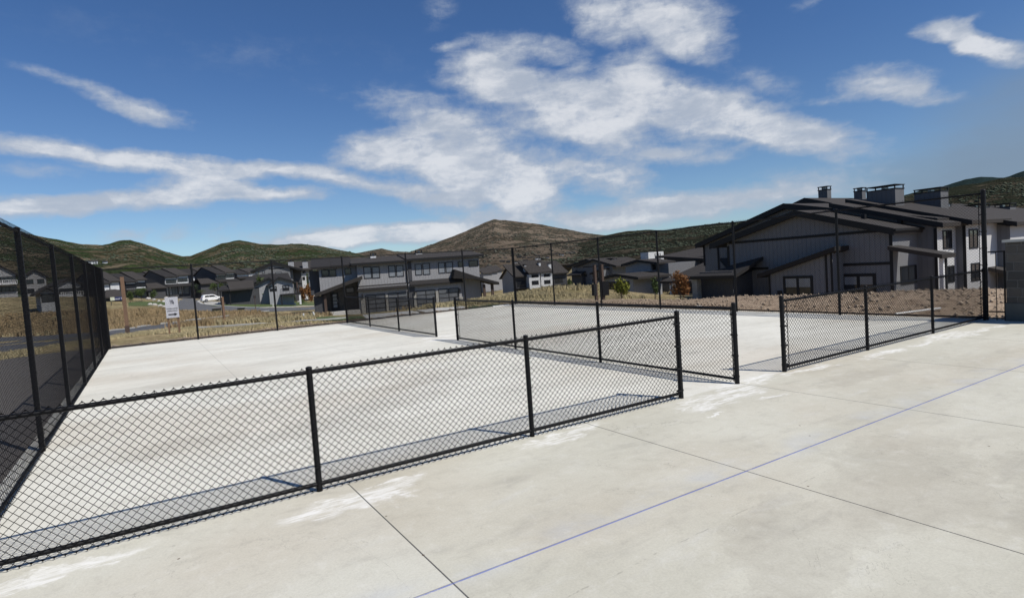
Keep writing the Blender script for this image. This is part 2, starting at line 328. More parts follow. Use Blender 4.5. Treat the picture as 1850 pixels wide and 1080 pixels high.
def hillm(name, green, brown, pale, thr=.5, sc=.012):
    m, g, b = newmat(name); P = wpos(g)
    n = g.noise(g.mapv(P, sc=(1, 1, 1.6)), sc, 8, .62, .3); n2 = g.noise(P, sc*7, 6, .7); n3 = g.noise(P, sc*.35, 4, .5); n4 = g.noise(P, sc*20, 4, .7)
    veg = g.ramp(g.m('ADD', g.m('MULTIPLY', n, .6), g.m('ADD', g.m('MULTIPLY', n2, .38), g.m('MULTIPLY', n4, .30))), thr+.14, thr+.04)
    soil = g.mix(g.ramp(n3, .4, .62), brown, pale)
    soil = g.mix(g.m('MULTIPLY', n2, .6), soil, tuple(v*.6 for v in brown))
    gr = g.mix(g.ramp(n4, .35, .65), tuple(v*.5 for v in green), tuple(v*1.7 for v in green))
    c = g.mix(veg, soil, gr)
    g.l(c, b.inputs['Base Color']); b.inputs['Roughness'].default_value = 1.0; b.inputs['Specular IOR Level'].default_value = 0
    bump(g, b, g.m('ADD', g.m('MULTIPLY', veg, .8), n4), 1.0, 7.0)
    return m

# ------------------------------------------------------------------ building helpers
def tag(o, label=None, cat=None, group=None, kind=None):
    if label: o['label'] = label
    if cat: o['category'] = cat
    if group: o['group'] = group
    if kind: o['kind'] = kind
    return o
def empty(name, loc=(0, 0, 0), rz=0.0):
    o = bpy.data.objects.new(name, None); COL.objects.link(o); o.location = tuple(loc); o.rotation_euler = (0, 0, rz)
    o.empty_display_size = .3
    return o
class MB:
    def __init__(s): s.v = []; s.f = []
    def add(s, v, f):
        k = len(s.v); s.v += [tuple(map(float, p)) for p in v]; s.f += [tuple(i+k for i in q) for q in f]; return s
    def box(s, x0, x1, y0, y1, z0, z1):
        v = [(x, y, z) for z in (z0, z1) for y in (y0, y1) for x in (x0, x1)]
        return s.add(v, [(0, 2, 3, 1), (4, 5, 7, 6), (0, 1, 5, 4), (2, 6, 7, 3), (0, 4, 6, 2), (1, 3, 7, 5)])
    def prism(s, poly, a0, a1, axis='y'):   # poly in (u,z) extruded along y (or along x with poly in (y,z), or z with (x,y))
        n = len(poly)
        def pt(p, a): return (p[0], a, p[1]) if axis == 'y' else ((a, p[0], p[1]) if axis == 'x' else (p[0], p[1], a))
        v = [pt(p, a0) for p in poly] + [pt(p, a1) for p in poly]
        f = [tuple(range(n)), tuple(range(2*n-1, n-1, -1))] + [(i, i+n, (i+1) % n+n, (i+1) % n) for i in range(n)]
        return s.add(v, f)
    def slab(s, pts, t):                    # roof plane through the given top corners, t thick downwards
        n = len(pts); v = list(pts) + [(p[0], p[1], p[2]-t) for p in pts]
        f = [tuple(range(n)), tuple(range(2*n-1, n-1, -1))] + [(i, i+n, (i+1) % n+n, (i+1) % n) for i in range(n)]
        return s.add(v, f)
    def tube(s, p, q, r0, r1=None, n=10, cap=True):
        p = Vector(p); q = Vector(q); r1 = r0 if r1 is None else r1
        d = (q-p).normalized(); a = d.orthogonal().normalized(); b = d.cross(a)
        v = []
        for c, r in ((p, r0), (q, r1)):
            for i in range(n):
                t = 2*math.pi*i/n; v.append(c+a*(r*math.cos(t))+b*(r*math.sin(t)))
        f = [(i, (i+1) % n, (i+1) % n+n, i+n) for i in range(n)]
        if cap: f += [tuple(range(n-1, -1, -1)), tuple(range(n, 2*n))]
        return s.add(v, f)
    def sphere(s, c, r, sx=1, sy=1, sz=1, jit=0, seed=0, nu=10, nv=6):
        rr = random.Random(seed); v = [(c[0], c[1], c[2]-r*sz)]
        for j in range(1, nv):
            for i in range(nu):
                t = math.pi*j/nv; a = 2*math.pi*i/nu; k = r*(1+jit*(rr.random()-.5))
                v.append((c[0]+k*sx*math.sin(t)*math.cos(a), c[1]+k*sy*math.sin(t)*math.sin(a), c[2]-k*sz*math.cos(t)))
        v.append((c[0], c[1], c[2]+r*sz)); L = len(v)-1; f = []
        for i in range(nu): f.append((0, 1+(i+1) % nu, 1+i))
        for j in range(nv-2):
            for i in range(nu):
                a = 1+j*nu+i; b2 = 1+j*nu+(i+1) % nu; f.append((a, b2, b2+nu, a+nu))
        for i in range(nu): f.append((L, 1+(nv-2)*nu+i, 1+(nv-2)*nu+(i+1) % nu))
        return s.add(v, f)
    def build(s, name, mat, parent=None, smooth=False, fix=True):
        me = bpy.data.meshes.new(name); me.from_pydata(s.v, [], s.f)
        if fix:
            bm = bmesh.new(); bm.from_mesh(me); bmesh.ops.recalc_face_normals(bm, faces=bm.faces); bm.to_mesh(me); bm.free()
        me.materials.append(mat)
        if smooth: me.polygons.foreach_set('use_smooth', [True]*len(me.polygons))
        o = bpy.data.objects.new(name, me); COL.objects.link(o)
        if parent is not None: o.parent = parent
        return o
def npmesh(name, V, Fc, mat, parent=None, smooth=False):
    V = np.asarray(V, np.float32); Fc = np.asarray(Fc, np.int32); k = Fc.shape[1]
    me = bpy.data.meshes.new(name); me.vertices.add(len(V)); me.vertices.foreach_set('co', V.ravel())
    me.loops.add(Fc.size); me.loops.foreach_set('vertex_index', Fc.ravel())
    me.polygons.add(len(Fc)); me.polygons.foreach_set('loop_start', np.arange(0, Fc.size, k, dtype=np.int32))
    me.update(calc_edges=True); me.materials.append(mat)
    if smooth: me.polygons.foreach_set('use_smooth', [True]*len(me.polygons))
    o = bpy.data.objects.new(name, me); COL.objects.link(o)
    if parent is not None: o.parent = parent
    return o

# value noise for terrain shapes
_tab = rng.random((256, 256))
def vnoise(x, y):
    xi = np.floor(x).astype(int); yi = np.floor(y).astype(int); fx = x-xi; fy = y-yi
    fx = fx*fx*(3-2*fx); fy = fy*fy*(3-2*fy)
    a = _tab[xi % 256, yi % 256]; b = _tab[(xi+1) % 256, yi % 256]; c = _tab[xi % 256, (yi+1) % 256]; d = _tab[(xi+1) % 256, (yi+1) % 256]
    return (a*(1-fx)+b*fx)*(1-fy)+(c*(1-fx)+d*fx)*fy
def fbm(x, y, o=5):
    s = 0; a = .5
    for i in range(o): s = s+a*(vnoise(x*2**i+17.3*i, y*2**i+5.1*i)-.5); a *= .5
    return s

# ------------------------------------------------------------------ ground
CTRL = [(-.5, -12, -.03), (-.5, 0, -.03), (-.5, 10, -.03), (-.5, 21.8, -.03), (9, 21.9, -.03), (18.9, 21.9, -.05), (19.2, 10, -.03), (19.2, 0, -.03), (19.2, -12, -.03), (9, -14, -.03),
 (-10, 0, -.1), (-10, 20, -.2), (-10, 40, -.5), (-30, 20, -.4), (-30, 60, -1), (-60, 0, -.5), (-60, 120, 1), (-24, 112, .6), (-3, 98, -.5), (-8, 116, -.3), (4, 110, -1.1), (-26, 144, 3), (-16, 162, 2.4), (-4, 132, 0), (-10, 190, 1.5), (-20, 80, -.2), (-120, 60, -1),
 (2.6, 36.7, -.56), (0, 39.5, -.57), (14, 34, -.7), (10, 60, -1.5), (5, 90, -1.2),
 (20, 71, -2.8), (42, 66, -3.2), (30, 84, -3), (25, 50, -1.8), (16, 179, -1.7), (24, 133, -2),  (55, 49, -2.9), (70, 75, -2.2), (27, 119, -2.9), (100, 120, -4),
 (34, 42, -1.0), (44, 49.5, -.75), (40, 42.5, -.55), (30, 32, -.7), (29.7, 25.8, -0.77), (41.8, 39.4, -2.0), (58.7, 58.3, -3.87), (30.3, 23.1, -0.75), (43.3, 36.1, -2.09), (59.1, 52.1, -3.69), (36.3, 31.1, -1.46), (30.8, 28.6, -0.94),
 (0, 190, .2), (-25, 190, 3), (55, 120, -5), (75, 150, -7.5), (100, 150, -7.5), (62, 100, -5), (85, 110, -4), (19.6, 16.4, .05), (21.5, 13.4, .0), (24, 11.1, .0), (25, 8.4, .02), (26, 5.8, .05), (27, 3, .08), (27.5, -3, .12), (27, -12, .1),
 (28, 14, -.9), (31, 9, -1.3), (33, 4, -1.5), (34, -4, -1.6), (40, 20, -2.8), (42, 5, -2.9), (44, -8, -2.9), (50, 20, -3), (60, 0, -3), (80, 20, -3), (90, -20, -3), (40, -40, -1), (0, -60, 0), (-60, -60, 0), (80, -80, -1), (140, 40, -3), (120, 80, -3.5), (60, 210, -4), (-100, 250, -1), (200, 200, -4), (250, 0, -3), (-250, 0, -1), (0, 300, -2), (-200, 250, -2), (150, 260, -8)]
CT = np.array(CTRL, float); _A = np.linalg.norm(CT[:, None, :2]-CT[None, :, :2], axis=-1)
_w = np.linalg.solve(np.block([[_A, np.ones((len(CT), 1))], [np.ones((1, len(CT))), np.zeros((1, 1))]]), np.append(CT[:, 2], 0))
def terr(x, y):
    x = np.asarray(x, float); y = np.asarray(y, float); sh = x.shape; x = x.ravel(); y = y.ravel()
    r = np.hypot(x[:, None]-CT[None, :, 0], y[:, None]-CT[None, :, 1]); z = r@_w[:-1]+_w[-1]
    dx = np.maximum(np.maximum(-.6-x, x-19.3), 0); dy = np.maximum(np.maximum(-16-y, y-22.0), 0); d = np.hypot(dx, dy)
    t = np.clip(d/2.5, 0, 1); t = t*t*(3-2*t)
    z = (-.06)*(1-t)+z*t + t*fbm(x*.25, y*.25, 4)*.22
    rd = np.hypot(x, y); z = np.where(rd > 300, z*np.clip(1-(rd-300)/200, 0, 1)-3*np.clip((rd-300)/200, 0, 1), z)
    return z.reshape(sh)
def hit(px, py, off=0.0, tmax=400):
    v = ray(px, py); ts = np.concatenate([np.linspace(3, 60, 400), np.linspace(60, tmax, 900)[1:]])
    P = CAM+v*ts[:, None]; h = P[:, 2]-(terr(P[:, 0], P[:, 1])+off); k = np.where(h < 0)[0]
    if len(k) == 0: return P[-1]
    k = k[0]; a = ts[k-1] if k else ts[0]; f = h[k-1]/(h[k-1]-h[k]) if k else 0
    return CAM+v*(a+(ts[k]-a)*f)
def gz(x, y): return float(terr(np.array([x]), np.array([y]))[0])
def graded(*segs):
    out = []
    for a, b, n in segs: out += list(np.linspace(a, b, n, endpoint=False))
    return np.array(out+[segs[-1][1]])
gx = graded((-9000, -600, 8), (-600, -120, 16), (-120, -20, 40), (-20, -.6, 34), (-.6, 19.3, 12), (19.3, 44, 90), (44, 120, 60), (120, 600, 24), (600, 9000, 8))
gy = graded((-9000, -400, 8), (-400, -30, 14), (-30, 22, 78), (22, 60, 76), (60, 200, 70), (200, 600, 20), (600, 9000, 10))
GX, GY = np.meshgrid(gx, gy); GZ = terr(GX, GY)
rock = ((GX > 19.5) & (GX < 30) & (GY < 24) & (GY > -12)); GZ = GZ+np.where(rock, (rng.random(GX.shape)-.5)*.045, 0)
nx, ny = len(gx), len(gy); idx = np.arange(nx*ny).reshape(ny, nx)
FQ = np.stack([idx[:-1, :-1], idx[:-1, 1:], idx[1:, 1:], idx[1:, :-1]], -1).reshape(-1, 4)
tag(npmesh('ground', np.stack([GX, GY, GZ], -1).reshape(-1, 3), FQ, GROUND, smooth=True), kind='structure')
def sheet(name, A, B, mat, off=.03, n=6, kind='structure', m=4):   # strip draped on the ground between two edge lines
    V = []; F_ = []; L = []
    for (a0, a1, b0, b1) in zip(A[:-1], A[1:], B[:-1], B[1:]):
        for i in range(n): t = i/n; L.append((np.array(a0[:2])*(1-t)+np.array(a1[:2])*t, np.array(b0[:2])*(1-t)+np.array(b1[:2])*t))
    L.append((np.array(A[-1][:2]), np.array(B[-1][:2])))
    for a, b in L:
        for j in range(m+1):
            p = a+(b-a)*j/m; V.append((p[0], p[1], gz(*p)+off))
    k = m+1
    for i in range(len(L)-1):
        for j in range(m): F_.append((i*k+j, i*k+j+1, (i+1)*k+j+1, (i+1)*k+j))
    return tag(npmesh(name, V, F_, mat, smooth=True), kind=kind)
def pxs(L): return [hit(*p) for p in L]
def kerb(name, L, w=.16, h=.13, mat=None):
    mb = MB(); P = [np.array(p[:2]) for p in L]; Q = []
    for a, b in zip(P[:-1], P[1:]):
        for i in range(6): Q.append(a+(b-a)*i/6)
    Q.append(P[-1]); v = []; f = []
    for i, p in enumerate(Q):
        d = Q[min(i+1, len(Q)-1)]-Q[max(i-1, 0)]; d /= np.linalg.norm(d); n_ = np.array([-d[1], d[0]])*w/2; z = gz(*p)
        v += [(p[0]-n_[0], p[1]-n_[1], z-.1), (p[0]-n_[0], p[1]-n_[1], z+h), (p[0]+n_[0], p[1]+n_[1], z+h), (p[0]+n_[0], p[1]+n_[1], z-.1)]
    for i in range(len(Q)-1):
        for j in range(3): f.append((i*4+j, i*4+j+1, (i+1)*4+j+1, (i+1)*4+j))
    mb.add(v, f); return tag(mb.build(name, mat or CONC2), kind='structure')

# court slab
mb = MB(); mb.box(-.22, 26, -14, 0, -.25, 0); tmp = mb
slab = MB(); slab.prism([(-.22, -14), (18.5, -14), (18.5, -13.9), (18.72, -13.9), (18.72, 21.42), (-.22, 21.42)], -.25, 0.0, 'z')
tag(slab.build('court_slab', CONC), kind='structure')
slab = MB(); slab.box(18.724, 30, -14, -1.9, -.25, -.004); tag(slab.build('pavement', CONC), kind='structure')

# ------------------------------------------------------------------ chain-link fences
HW = .0362
def mesh_panel(name, L, z0, z1, rad):
    nz = int(round((z1-z0)/HW)); nw = int(L/HW); V = []; F_ = []
    tri = [(math.cos(t), math.sin(t)) for t in (math.pi/2, math.pi*7/6, math.pi*11/6)]
    hx = L/nw
    for k in range(nw):
        pts = []
        for j in range(nz+1):
            x = (k if (j+k) % 2 == 0 else k+1)*hx
            yy = .0035 if (j+k) % 2 == 0 else -.0035
            pts.append((x, yy, z0+j*HW))
        base = len(V)
        for (x, y, z) in pts:
            for c, s_ in tri: V.append((x+c*rad, y+s_*rad, z))
        for j in range(nz):
            for q in range(3):
                a = base+j*3+q; b2 = base+j*3+(q+1) % 3; F_.append((a, b2, b2+3, a+3))
    # knuckles: the folded wire ends along top and bottom
    for zt, sg in ((z0+nz*HW, 1), (z0, -1)):
        par = nz if sg == 1 else 0
        for k in range(nw):
            x = (k if (par+k) % 2 == 0 else k+1)*hx
            r2 = rad*1.5; b0 = len(V)
            V += [(x-r2*1.3, -r2, zt-sg*.012), (x+r2*1.3, -r2, zt-sg*.012), (x+r2*1.3, r2, zt-sg*.012), (x-r2*1.3, r2, zt-sg*.012), (x, 0, zt+sg*.008)]
            F_ += [(b0, b0+1, b0+4, b0+4), (b0+1, b0+2, b0+4, b0+4), (b0+2, b0+3, b0+4, b0+4), (b0+3, b0, b0+4, b0+4)]
    return V, F_
PANELS = {}
def panel_obj(L, z0, z1, rad, parent):
    key = (round(L, 2), z0, z1, rad)
    if key in PANELS:
        o = PANELS[key].copy(); COL.objects.link(o)
    else:
        V, F_ = mesh_panel('mesh_panel', L, z0, z1, rad)
        me = bpy.data.meshes.new('mesh_panel'); me.from_pydata(V, [], [f if f[2] != f[3] else f[:3] for f in F_]); me.materials.append(WIRE)
        o = bpy.data.objects.new('mesh_panel', me); COL.objects.link(o); PANELS[key] = o
    o.parent = parent
    return o
CYL = {}
def part_copy(key, make, parent, loc):
    if key in CYL: o = CYL[key].copy(); COL.objects.link(o)
    else: o = make(); CYL[key] = o
    o.parent = parent; o.location = loc
    return o
def fence(name, label, P0, ang, us, H, big=(), group=None, tall=False, gap_top=.03, ends=(True, True), zvar=None):
    """us: post positions along the run; big: indices of the thicker terminal posts"""
    root = empty(name, (P0[0], P0[1], 0), ang); tag(root, label, 'fence', group)
    side = -.042 if not tall else -.045
    for i, u in enumerate(us):
        r = (.05 if tall else .0365) if i in big else (.0365 if tall else .030)
        if tall and i in big: r = .05
        h = H+(.05 if i in big else .02)
        def mk(r=r, h=h):
            mb = MB(); mb.tube((0, 0, -.15), (0, 0, h), r, n=14); return mb.build('post', BLACK, smooth=False)
        o = part_copy(('post', r, h), mk, root, (u, 0, 0))
        def mkc(r=r, h=h):
            mb = MB(); mb.sphere((0, 0, 0), r*1.12, 1, 1, .55, nu=14, nv=6); return mb.build('post_cap', BLACK, smooth=True)
        c = CYL.get(('cap', r)); 
        if c is None: c = mkc(); CYL[('cap', r)] = c
        else: c = c.copy(); COL.objects.link(c)
        c.parent = o; c.location = (0, 0, h)
    rr = .021 if tall else .0215
    zb = .075 if not tall else .06
    zr = (H-.02, zb)
    for a, b2 in zip(us[:-1], us[1:]):
        L = b2-a
        for z, nm in zip(zr, ('top_rail', 'bottom_rail')):
            def mk(L=L): mb = MB(); mb.tube((0, 0, 0), (L, 0, 0), rr, n=10, cap=False); return mb.build('rail', BLACK, smooth=True)
            o = part_copy(('rail', round(L, 3), rr), mk, root, (a, 0, z)); o.name = nm
        p = panel_obj(L, .015, H+gap_top, .0041 if not tall else (.0023 if len(us) > 8 else .0029), root); p.location = (a, side*.62, 0)
    # tension bars with bands at the terminal posts, tie wires on the others
    for i in big:
        for sg in (-1, 1):
            j = i+sg
            if 0 <= j < len(us):
                x = sg*.085
                def mk(x=x): mb = MB(); mb.box(x-.008, x+.008, side*.62-.012, side*.62-.006, .03, H); return mb.build('tension_bar', BLACK)
                part_copy(('bar', x, H), mk, root, (us[i], 0, 0))
                def mk(x=x): mb = MB(); mb.box(min(0, x), max(0, x), side*.62-.016, .005, -.011, .011); mb.tube((0, 0, -.011), (0, 0, .011), (.056 if tall else .042), n=12); return mb.build('tension_band', BLACK)
                for z in np.linspace(.12, H-.12, 4 if not tall else 8): part_copy(('band', x, tall), mk, root, (us[i], 0, z))
    def mkp(): mb = MB(); mb.box(-.03, .03, side*.95-.004, side*.95+.004, -.005, .005); return mb.build('tie_wire', BLACK)
    def mkr(): mb = MB(); mb.tube((-.005, 0, 0), (.005, 0, 0), rr+.005, n=8); return mb.build('tie_wire', BLACK)
    for i, u in enumerate(us):
        if i not in big:
            for z in np.linspace(.25, H-.25, 3 if not tall else 4): part_copy(('tiep', tall), mkp, root, (u, 0, z))
    for a, b2 in zip(us[:-1], us[1:]):
        n_ = max(3, int((b2-a)/(.55 if not tall else .8)))
        for k in range(1, n_):
            for z in zr: part_copy(('tier', tall), mkr, root, (a+(b2-a)*k/n_, 0, z))
    return root
LH, TH, D_ = 1.22, 3.06, 21.2
fence('low_chain_link_fence', 'waist-high black chain-link fence across the front, left of the gate opening', (0, 0), 0, [.08, 2.70, 5.27, 7.91], LH, big=(3,), group='low chain-link fences round the courts')
fence('low_chain_link_fence', 'low black chain-link fence right of the gate opening, ending at the tall corner post', (0, 0), 0, [10.43, 13.1, 15.8, 18.46], LH, big=(0,), group='low chain-link fences round the courts')
fence('low_chain_link_fence', 'low black chain-link fence between the two courts, starting at the front opening', (9.19, 0), R(90), [0, 3.29, 6.56, 9.80], LH, big=(0, 3), group='low chain-link fences round the courts')
fence('low_chain_link_fence', 'far low black fence between the courts, joining the tall back fence before the grey duplex', (9.19, 0), R(90), [11.32, 14.6, 17.9, 21.12], LH, big=(0,), group='low chain-link fences round the courts')
fence('tall_chain_link_fence', 'tall black chain-link fence down the left edge of the court, seen almost edge-on', (0, 0), R(90), [-12.6, -9.2, -5.8, -2.45, .95, 4.35, 7.75, 11.1, 14.45, 17.8, 21.2], TH, big=(10,), group='tall chain-link fences', tall=True)
fence('tall_chain_link_fence', 'tall black chain-link fence along the far side before the grey duplex', (0, D_), 0, [.06, 3.06, 6.13, 9.19, 12.31, 15.43, 18.47], TH, group='tall chain-link fences', tall=True)
fence('tall_chain_link_fence', 'tall black chain-link fence down the right side before the bare dirt bank', (18.55, D_), R(-90), [0, 3.53, 7.07, 10.6, 14.13, 17.67, 21.2], TH, big=(6,), group='tall chain-link fences', tall=True)

# stone pillar and the narrow black frame beside the corner post
pr = empty('stone_pillar', (18.5, -.42, 0)); tag(pr, 'dark stacked-stone pillar with pale cap beside the tall corner post', 'pillar')
MB().box(0, 1.4, -1.5, 0, -.1, 1.84).build('stone_shaft', STONE, pr)
MB().box(-.05, 1.45, -1.55, .05, 1.84, 1.90).build('cap_stone', CONC2, pr)
MB().box(-.02, 1.42, -1.52, .018, -.1, .42).build('render_base', simple('dark_render', (.085, .09, .085), .9, 0, .3, 3, .3), pr)
fr = empty('metal_gap_frame', (18.53, -.24, 0)); tag(fr, 'narrow black metal frame filling the gap between corner post and stone pillar', 'fence panel')
mb = MB()
mb.box(-.015, .015, -.16, .17, .19, .22); mb.box(-.015, .015, -.16, .17, 1.62, 1.65); mb.box(-.015, .015, -.16, -.13, 0, 1.65)
mb.build('frame', BLACK, fr)
MB().tube((0, 0.02, 0), (0, 0.02, 1.62), .008, n=6).build('bar', BLACK, fr)

# ------------------------------------------------------------------ hills
RAYAZ = lambda px, py: azel(px, py)
class Hill:
    def __init__(s, name, ridge, Rd, r0, mat, z0=-6.0, rough=.11, seed=0, expo=1.25, naz=420, nr=90):
        a = []; e = []
        for p in ridge: x, y = azel(*p); a.append(x); e.append(y)
        s.a = np.array(a); s.e = np.array(e); s.R = Rd; s.r0 = r0; s.z0 = z0; s.rough = rough; s.seed = seed; s.expo = expo
        AZ = np.linspace(s.a[0], s.a[-1], naz); T = np.concatenate([np.linspace(0, 1, nr), np.linspace(1.04, 1.8, 14)])
        A2, T2 = np.meshgrid(AZ, T)
        r = r0+(Rd-r0)*T2; x = CAM[0]+r*np.sin(np.radians(A2)); y = CAM[1]+r*np.cos(np.radians(A2))
        z = s.height(A2, T2, x, y)
        n, k = z.shape; idx = np.arange(n*k).reshape(n, k)
        Fq = np.stack([idx[:-1, :-1], idx[:-1, 1:], idx[1:, 1:], idx[1:, :-1]], -1).reshape(-1, 4)
        tag(npmesh(name, np.stack([x, y, z], -1).reshape(-1, 3), Fq, mat, smooth=True), kind='structure')
    def height(s, A2, T2, x, y):
        el = np.interp(A2, s.a, s.e); zr = CAM[2]+s.R*np.tan(np.radians(el))
        zr = zr*(1+.012*fbm(A2*1.7+s.seed, A2*0+s.seed, 4)*2)
        t = np.clip(T2, 0, 1); sh = t**s.expo
        k = s.R/9.0
        gul = np.abs(fbm(x/k+s.seed, y/k, 6))*2+.35*np.abs(fbm(x/k*5, y/k*5+s.seed, 4))
        z = s.z0+(zr-s.z0)*sh - (zr-s.z0)*s.rough*gul*4*t*(1-t)
        return z-(zr-s.z0)*np.clip(T2-1, 0, 1)*1.0
    def z_at(s, x, y):
        r = math.hypot(x-CAM[0], y-CAM[1]); A = math.degrees(math.atan2(x-CAM[0], y-CAM[1])); T = (r-s.r0)/(s.R-s.r0)
        return float(s.height(np.array([A]), np.array([T]), np.array([x]), np.array([y]))[0])
    def hit(s, px, py):
        v = ray(px, py)
        for t in np.linspace(s.r0*.8, s.R*1.1, 500):
            p = CAM+v*t
            if math.hypot(p[0]-CAM[0], p[1]-CAM[1]) > s.r0 and p[2] < s.z_at(p[0], p[1]): return p
        return CAM+v*s.R*.6
HM1 = hillm('scrub_hillside_green', (.042, .062, .028), (.16, .132, .082), (.27, .22, .15), .555, .02)
HM2 = hillm('scrub_hillside_brown', (.064, .062, .045), (.19, .148, .11), (.26, .21, .16), .525, .017)
HM3 = hillm('scrub_hillside_dusky', (.030, .035, .024), (.085, .07, .05), (.18, .15, .11), .575, .02)
HM4 = hillm('far_dark_forest', (.016, .026, .026), (.04, .045, .04), (.05, .05, .04), .75, .006)
H4_ = Hill('hills', [(1380,400),(1500,380),(1620,356),(1680,340),(1703,337),(1745,323.6),(1773,319.6),(1813,321),(1850,309),(1950,296),(2100,280),(2400,300)], 4200, 1200, HM4, seed=3, z0=0)
H2_ = Hill('hills', [(540,490),(600,470),(640,458),(672,452),(690,448.5),(712,454),(740,455),(780,441),(815,428),(840,418),(862,408),(880,400),(893,396),(912,398),(950,402),(980,406),(1010,412),(1060,421),(1090,425),(1140,432),(1200,440),(1300,452),(1420,470)], 2600, 330, HM2, seed=9, z0=-10, rough=.22)
H1_ = Hill('hills', [(-1200,380),(-700,380),(-350,400),(-100,398),(0,408),(80,429),(120,436),(150,441),(185,443),(200,440),(215,435),(235,433),(262,441),(300,455),(330,463),(345,462),(370,452),(400,440),(433,433.5),(470,441),(500,442),(545,440),(575,444),(600,449),(650,459),(700,470),(760,484),(820,500)], 1500, 290, HM1, seed=21, z0=-3, rough=.2)
H3_ = Hill('hills', [(900,480),(960,462),(1000,450),(1040,441),(1070,433),(1095,425),(1130,418),(1170,415),(1200,416),(1250,409),(1300,403),(1330,401),(1400,392),(1500,378),(1600,362),(1625,356),(1651,350),(1703,341),(1760,332),(1813,322.5),(1850,319),(2000,306),(2400,300),(2900,330)], 1500, 300, HM3, seed=33, z0=-8, rough=.16)

def scrub(hill, n, smin, smax, seed, mat, label):
    r_ = np.random.default_rng(seed); A = r_.uniform(hill.a[0], hill.a[-1], n); T_ = r_.random(n)**.7*.99
    A = np.clip(A, -40, 95); r = hill.r0+(hill.R-hill.r0)*T_; x = CAM[0]+r*np.sin(np.radians(A)); y = CAM[1]+r*np.cos(np.radians(A))
    ok = fbm(x/90+seed, y/90, 5)+.5*fbm(x/25, y/25+seed, 3) > -.02; A, T_, x, y = A[ok], T_[ok], x[ok], y[ok]
    z = hill.height(A, T_, x, y); n = len(x); s_ = r_.uniform(smin, smax, n)*np.where(r_.random(n) < .12, 1.7, 1)
    oc = np.array([(1,0,.3),(.3,.95,.35),(-.8,.6,.3),(-.8,-.6,.3),(.3,-.95,.35),(0,0,1.0),(0,0,-.6)], float)
    of = np.array([(0,1,5),(1,2,5),(2,3,5),(3,4,5),(4,0,5),(1,0,6),(2,1,6),(3,2,6),(4,3,6),(0,4,6)])
    V = (oc[None]*s_[:, None, None]*r_.uniform(.6, 1.35, (n, 7, 1))*np.array([1, 1, .8])+np.c_[x, y, z][:, None, :]).reshape(-1, 3)
    F_ = (np.arange(n)[:, None, None]*7+of[None]).reshape(-1, 3)
    tag(npmesh('scrub', V, F_, mat), label, 'scrub', kind='stuff')
SCR = simple('scrub_oak', (.048, .060, .034), .95, 0, .5, .02); SCR2 = simple('sage_brush', (.075, .072, .052), .95, 0, .4, .02)
scrub(H1_, 30000, .7, 2.0, 5, SCR, 'dark green scrub oak dotting the left hills')
scrub(H2_, 22000, 1.0, 2.6, 6, SCR2, 'olive brush dotting the brown central mountain')
scrub(H3_, 26000, .7, 2.0, 7, SCR, 'dark brush on the slopes behind the row house')

